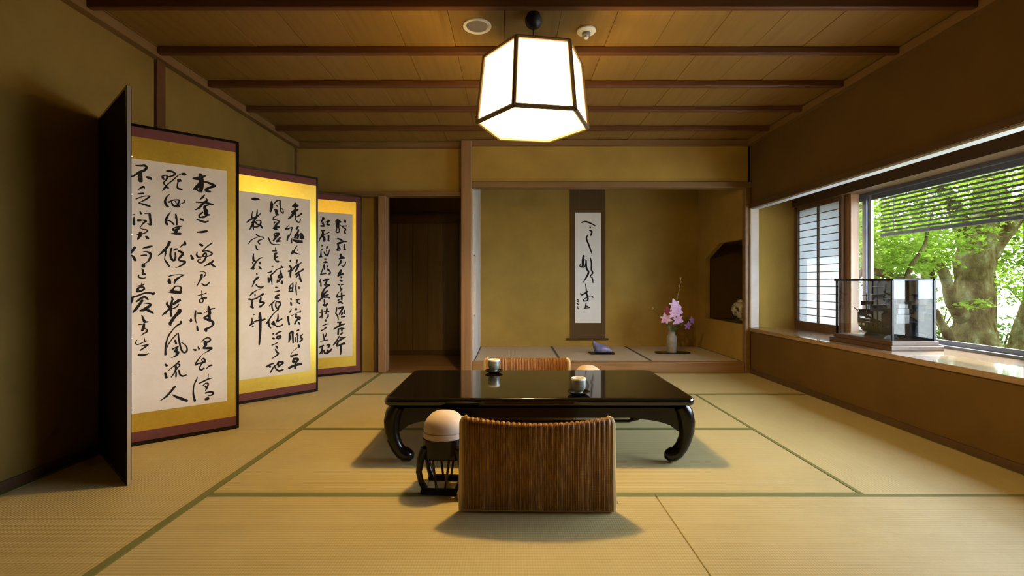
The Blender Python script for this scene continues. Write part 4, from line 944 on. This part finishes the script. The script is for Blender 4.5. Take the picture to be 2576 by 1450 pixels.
for y in (-.10, .08): st.prism([(-.05, 0), (.05, 0), (.045, .012), (.022, .03), (-.022, .03), (-.045, .012)], 'y', y - .006, y + .006)
st.build('stand', 'ship_wood', sp)
# ------------------------------------------------------------------ blind outside the window
bl = thing('slat_blind', 'dark horizontal slat blind hanging outside the window', 'blind', (3.38, 2.0, 1.34))
sl = MB().box(-.0015, .0015, -2.4, 2.25, -.008, .008).mesh('slat', 'blind_slat')
for k in range(1, 26):
    link('slat', sl, bl, (0, 0, .036 * k))
MB().box(-.008, .008, -2.4, 2.25, -.016, .016, .003).build('bottom_rail', 'blind_slat', bl)
for y in (-1.6, -.2, .97, 2.1): MB().tube([(-.006, y, 0), (-.006, y, .91)], .003, 6).build('cord', 'blind_slat', bl)
# ------------------------------------------------------------------ garden
def leafpts(s):
    """five-lobed maple leaf outline"""
    o = []
    for k in range(5):
        a = math.radians(90 + (k - 2) * 50)
        l = s * (1.0 if k == 2 else .85 if k in (1, 3) else .6)
        o.append((a, l)); 
        if k < 4: o.append((a + math.radians(25), s * .34))
    return [(l * math.cos(a), l * math.sin(a)) for a, l in o]
def leaf_cloud(pads, m, name, parent, size, lobes=True):
    mb = MB()
    base = leafpts(1.0) if lobes else [(0, .9), (-.32, .35), (-.22, -.2), (0, -.45), (.22, -.2), (.32, .35)]
    for (c, rx, ry, rz, n) in pads:
        for _ in range(n):
            while True:
                u = Vector((random.uniform(-1, 1), random.uniform(-1, 1), random.uniform(-1, 1)))
                if u.length < 1: break
            # layered: leaves gather on thin tiers
            u.z = round(u.z * 2.2) / 2.2 + random.uniform(-.14, .14)
            p = Vector(c) + Vector((u.x * rx, u.y * ry, u.z * rz - .25 * rx * (u.x ** 2 + u.y ** 2) * .5))
            s = size * random.uniform(.6, 1.25)
            R = Matrix.Rotation(random.uniform(0, 6.28), 3, 'Z') @ Matrix.Rotation(random.uniform(-.75, .75) + .3, 3, 'X') @ Matrix.Rotation(random.uniform(-.6, .6), 3, 'Y')
            n0 = len(mb.v)
            mb.v.append(tuple(p + R @ Vector((0, -s * .15, 0)))) if lobes else None
            k0 = len(mb.v)
            for (a, b) in base: mb.v.append(tuple(p + R @ Vector((a * s, b * s, -.12 * s * abs(a)))))
            if lobes:
                for q in range(len(base) - 1): mb.f.append((n0, k0 + q, k0 + q + 1))
            else:
                mb.f.append(tuple(range(k0, k0 + len(base))))
    me = mb.mesh(name, m)
    o = link(name, me, parent); o['kind'] = 'stuff'
    return o
def trunk(parts, parent, name='trunk', m='bark'):
    for nm, pth, rad in parts:
        P = [Vector(p) - parent.location for p in pth]
        # smooth the path
        C = []; R = []
        for i in range(len(P) - 1):
            p0 = P[max(0, i - 1)]; p1 = P[i]; p2 = P[i + 1]; p3 = P[min(len(P) - 1, i + 2)]
            for s in range(5 if i < len(P) - 2 else 6):
                t = s / 5
                C.append(0.5 * ((2 * p1) + (p2 - p0) * t + (2 * p0 - 5 * p1 + 4 * p2 - p3) * t * t + (3 * p1 - p0 - 3 * p2 + p3) * t ** 3))
                R.append((rad[i] + (rad[i + 1] - rad[i]) * t) * (1 + .05 * math.sin(7.3 * len(C))))
        MB().tube(C, R, 14).build(nm, m, parent, True)
def pad(px, py, Y, rx, ry, rz, n, base): return (at(px, py, Y) - base, rx, ry, rz, n)
# main maple
b0 = at(2447, 905, 6.1)
mt = thing('maple_tree', 'thick-trunked maple tree with fresh green leaves outside the window', 'tree', tuple(b0))
trunk([('trunk', [at(2450, 950, 6.1), at(2450, 880, 6.1), at(2450, 800, 6.1), at(2449, 715, 6.1), at(2452, 650, 6.1), at(2468, 590, 6.1), at(2490, 520, 6.1), at(2500, 430, 6.1), at(2505, 300, 6.1)], [.30, .24, .205, .195, .205, .18, .15, .12, .09]),
       ('branch', [at(2475, 640, 6.1), at(2515, 585, 6.0), at(2555, 540, 5.9), at(2610, 490, 5.8), at(2700, 440, 5.7)], [.15, .13, .11, .09, .06]),
       ('branch', [at(2425, 800, 6.1), at(2400, 765, 6.0), at(2383, 712, 5.9), at(2366, 672, 5.8), at(2335, 652, 5.7), at(2295, 668, 5.6)], [.10, .085, .065, .05, .035, .02]),
       ('branch', [at(2440, 620, 6.1), at(2400, 520, 5.9), at(2330, 420, 5.7), at(2240, 330, 5.5)], [.12, .08, .06, .03]),
       ('root', [at(2352, 780, 6.0), at(2372, 820, 6.0), at(2398, 862, 6.05), at(2430, 900, 6.1)], [.035, .045, .06, .10]),
       ('root', [at(2470, 850, 6.0), at(2500, 885, 5.9), at(2540, 915, 5.8)], [.16, .12, .06])], mt)
pads = []
for (px, py, Y, rx, ry, rz, n) in [(2230, 640, 5.4, .40, .45, .24, 420), (2320, 610, 5.6, .45, .5, .25, 360), (2400, 580, 5.7, .45, .5, .22, 330), (2260, 560, 5.3, .55, .5, .3, 480), (2380, 500, 5.6, .6, .6, .3, 480), (2490, 470, 5.6, .55, .6, .3, 420), (2560, 520, 5.6, .4, .5, .2, 160), (2200, 500, 5.2, .5, .5, .3, 380), (2300, 440, 5.3, .7, .6, .3, 460), (2470, 400, 5.5, .8, .7, .3, 460),
        (2455, 765, 5.6, .19, .2, .06, 70), (2350, 660, 5.5, .3, .3, .08, 110), (2240, 690, 5.3, .3, .35, .08, 140), (2420, 625, 5.5, .2, .25, .08, 70), (2600, 420, 5.5, .7, .7, .3, 320)]:
    pads.append(pad(px, py, Y, rx, ry, rz, n, b0))
leaf_cloud(pads, 'maple_leaf', 'foliage', mt, .052)
# a second, slimmer maple further along; nearer branch with a dark twig
b1_ = at(2590, 930, 6.6)
m2 = thing('young_maple', 'slim leaning maple stem at the edge of the window', 'tree', tuple(b1_))
trunk([('trunk', [at(2545, 915, 6.6), at(2562, 860, 6.6), at(2585, 780, 6.5), at(2640, 640, 6.4), at(2720, 480, 6.3)], [.13, .10, .09, .07, .05])], m2)
leaf_cloud([pad(2550, 700, 6.3, .28, .4, .14, 220, b1_), pad(2585, 735, 6.1, .3, .4, .14, 260, b1_), pad(2650, 560, 6.3, .7, .7, .4, 380, b1_)], 'maple_leaf', 'foliage', m2, .052)
b2_ = at(2190, 900, 5.6)
m3 = thing('low_maple', 'low spreading maple with a thin dark twig left of the trunk', 'tree', tuple(b2_))
trunk([('trunk', [at(2120, 905, 5.6), at(2125, 800, 5.6), at(2140, 720, 5.5), at(2160, 682, 5.4)], [.08, .07, .06, .05]),
       ('branch', [at(2150, 690, 5.4), at(2200, 684, 5.3), at(2245, 697, 5.2), at(2290, 702, 5.1), at(2345, 716, 5.0)], [.045, .042, .038, .034, .02]),
       ('twig', [at(2280, 705, 5.1), at(2291, 672, 5.1), at(2312, 640, 5.1), at(2328, 612, 5.1), at(2334, 578, 5.1), at(2350, 520, 5.1)], [.028, .022, .019, .017, .013, .006])], m3)
leaf_cloud([pad(2235, 655, 5.6, .4, .3, .13, 330, b2_), pad(2160, 620, 5.5, .5, .4, .3, 320, b2_), pad(2200, 715, 5.5, .25, .3, .07, 110, b2_)], 'maple_leaf', 'foliage', m3, .050)
# shrubs and moss
for k, (px, py, Y, rx, rz, n, lab) in enumerate([(2520, 838, 7.2, .42, .26, 520, 'dark green clipped shrub right of the maple trunk'), (2385, 838, 7.6, .34, .22, 360, 'small green shrub left of the maple trunk'), (2590, 700, 9.0, .8, .55, 620, 'tall light green bush at the window edge'), (2370, 775, 9.5, .55, .4, 420, 'distant green bush left of the trunk')]):
    p = at(px, py, Y)
    sb_ = thing('garden_shrub', lab, 'shrub', (p.x, p.y, p.z - rz), group='shrubs in the garden')
    leaf_cloud([((0, 0, rz), rx, rx, rz, n)], 'shrub_leaf' if k < 2 else 'maple_leaf', 'foliage', sb_, .06, lobes=False)
    for q in range(3):
        a = 2.1 * q
        MB().tube([(0.04 * math.cos(a), .04 * math.sin(a), -1.2 * max(.3, p.z - rz + .6)), (.05 * math.cos(a), .05 * math.sin(a), 0), (.5 * rx * math.cos(a), .5 * rx * math.sin(a), rz)], [.02, .018, .006], 6).build('stem', 'bark', sb_, True)
mo = MB()
rows = []
for i in range(17):
    row = []
    for j in range(25):
        x = 3.6 + 4.2 * i / 16; y = 3.5 + 6.0 * j / 24
        e_ = min(i, 16 - i) / 4; e2 = min(j, 24 - j) / 4
        hgt = .62 * min(1, e_) * min(1, e2)
        row.append((x, y, -.66 + hgt + .05 * math.sin(3 * x + 2 * y) * min(1, e_) * min(1, e2)))
    rows.append(row)
mo.grid(rows)
tag(mo.build('moss_mound', 'moss', None, True), 'mossy earth around the foot of the maple', 'moss', kind='stuff')
def back_tree(px, Y, lab, n, spread):
    b = at(px, 860, Y)
    o = thing('background_tree', lab, 'tree', (b.x, b.y, -.65), group='leafy trees behind the maple')
    MB().tube([(0, 0, 0), (.1, .05, 1.6), (-.1, .1, 3.2), (.1, 0, 4.6)], [.16, .13, .10, .05], 10).build('trunk', 'bark', o, True)
    pd = []
    for _ in range(9):
        pd.append(((random.uniform(-1, 1) * spread, random.uniform(-1, 1) * spread * .6, random.uniform(1.9, 5.0)), random.uniform(.7, 1.2), random.uniform(.7, 1.1), random.uniform(.3, .55), n))
    leaf_cloud(pd, 'maple_leaf', 'foliage', o, .10, lobes=False)
    return o
back_tree(2185, 9.5, 'leafy background tree seen through the blind beside the lattice', 330, 1.5)
back_tree(2330, 10.5, 'leafy background tree showing left of the maple trunk', 330, 1.6)
back_tree(2480, 9.5, 'leafy background tree directly behind the maple crown', 330, 1.5)
back_tree(2640, 9.0, 'leafy background tree at the far side of the window', 330, 1.5)
hd = thing('far_hedge', 'pale green line of trees far behind the maple', 'hedge', (20, 18, -.65))
leaf_cloud([((random.uniform(-12, 10), random.uniform(-3, 3), random.uniform(.8, 5.6)), 2.2, 1.6, 1.3, 130) for _ in range(24)], 'maple_leaf', 'foliage', hd, .30, lobes=False)
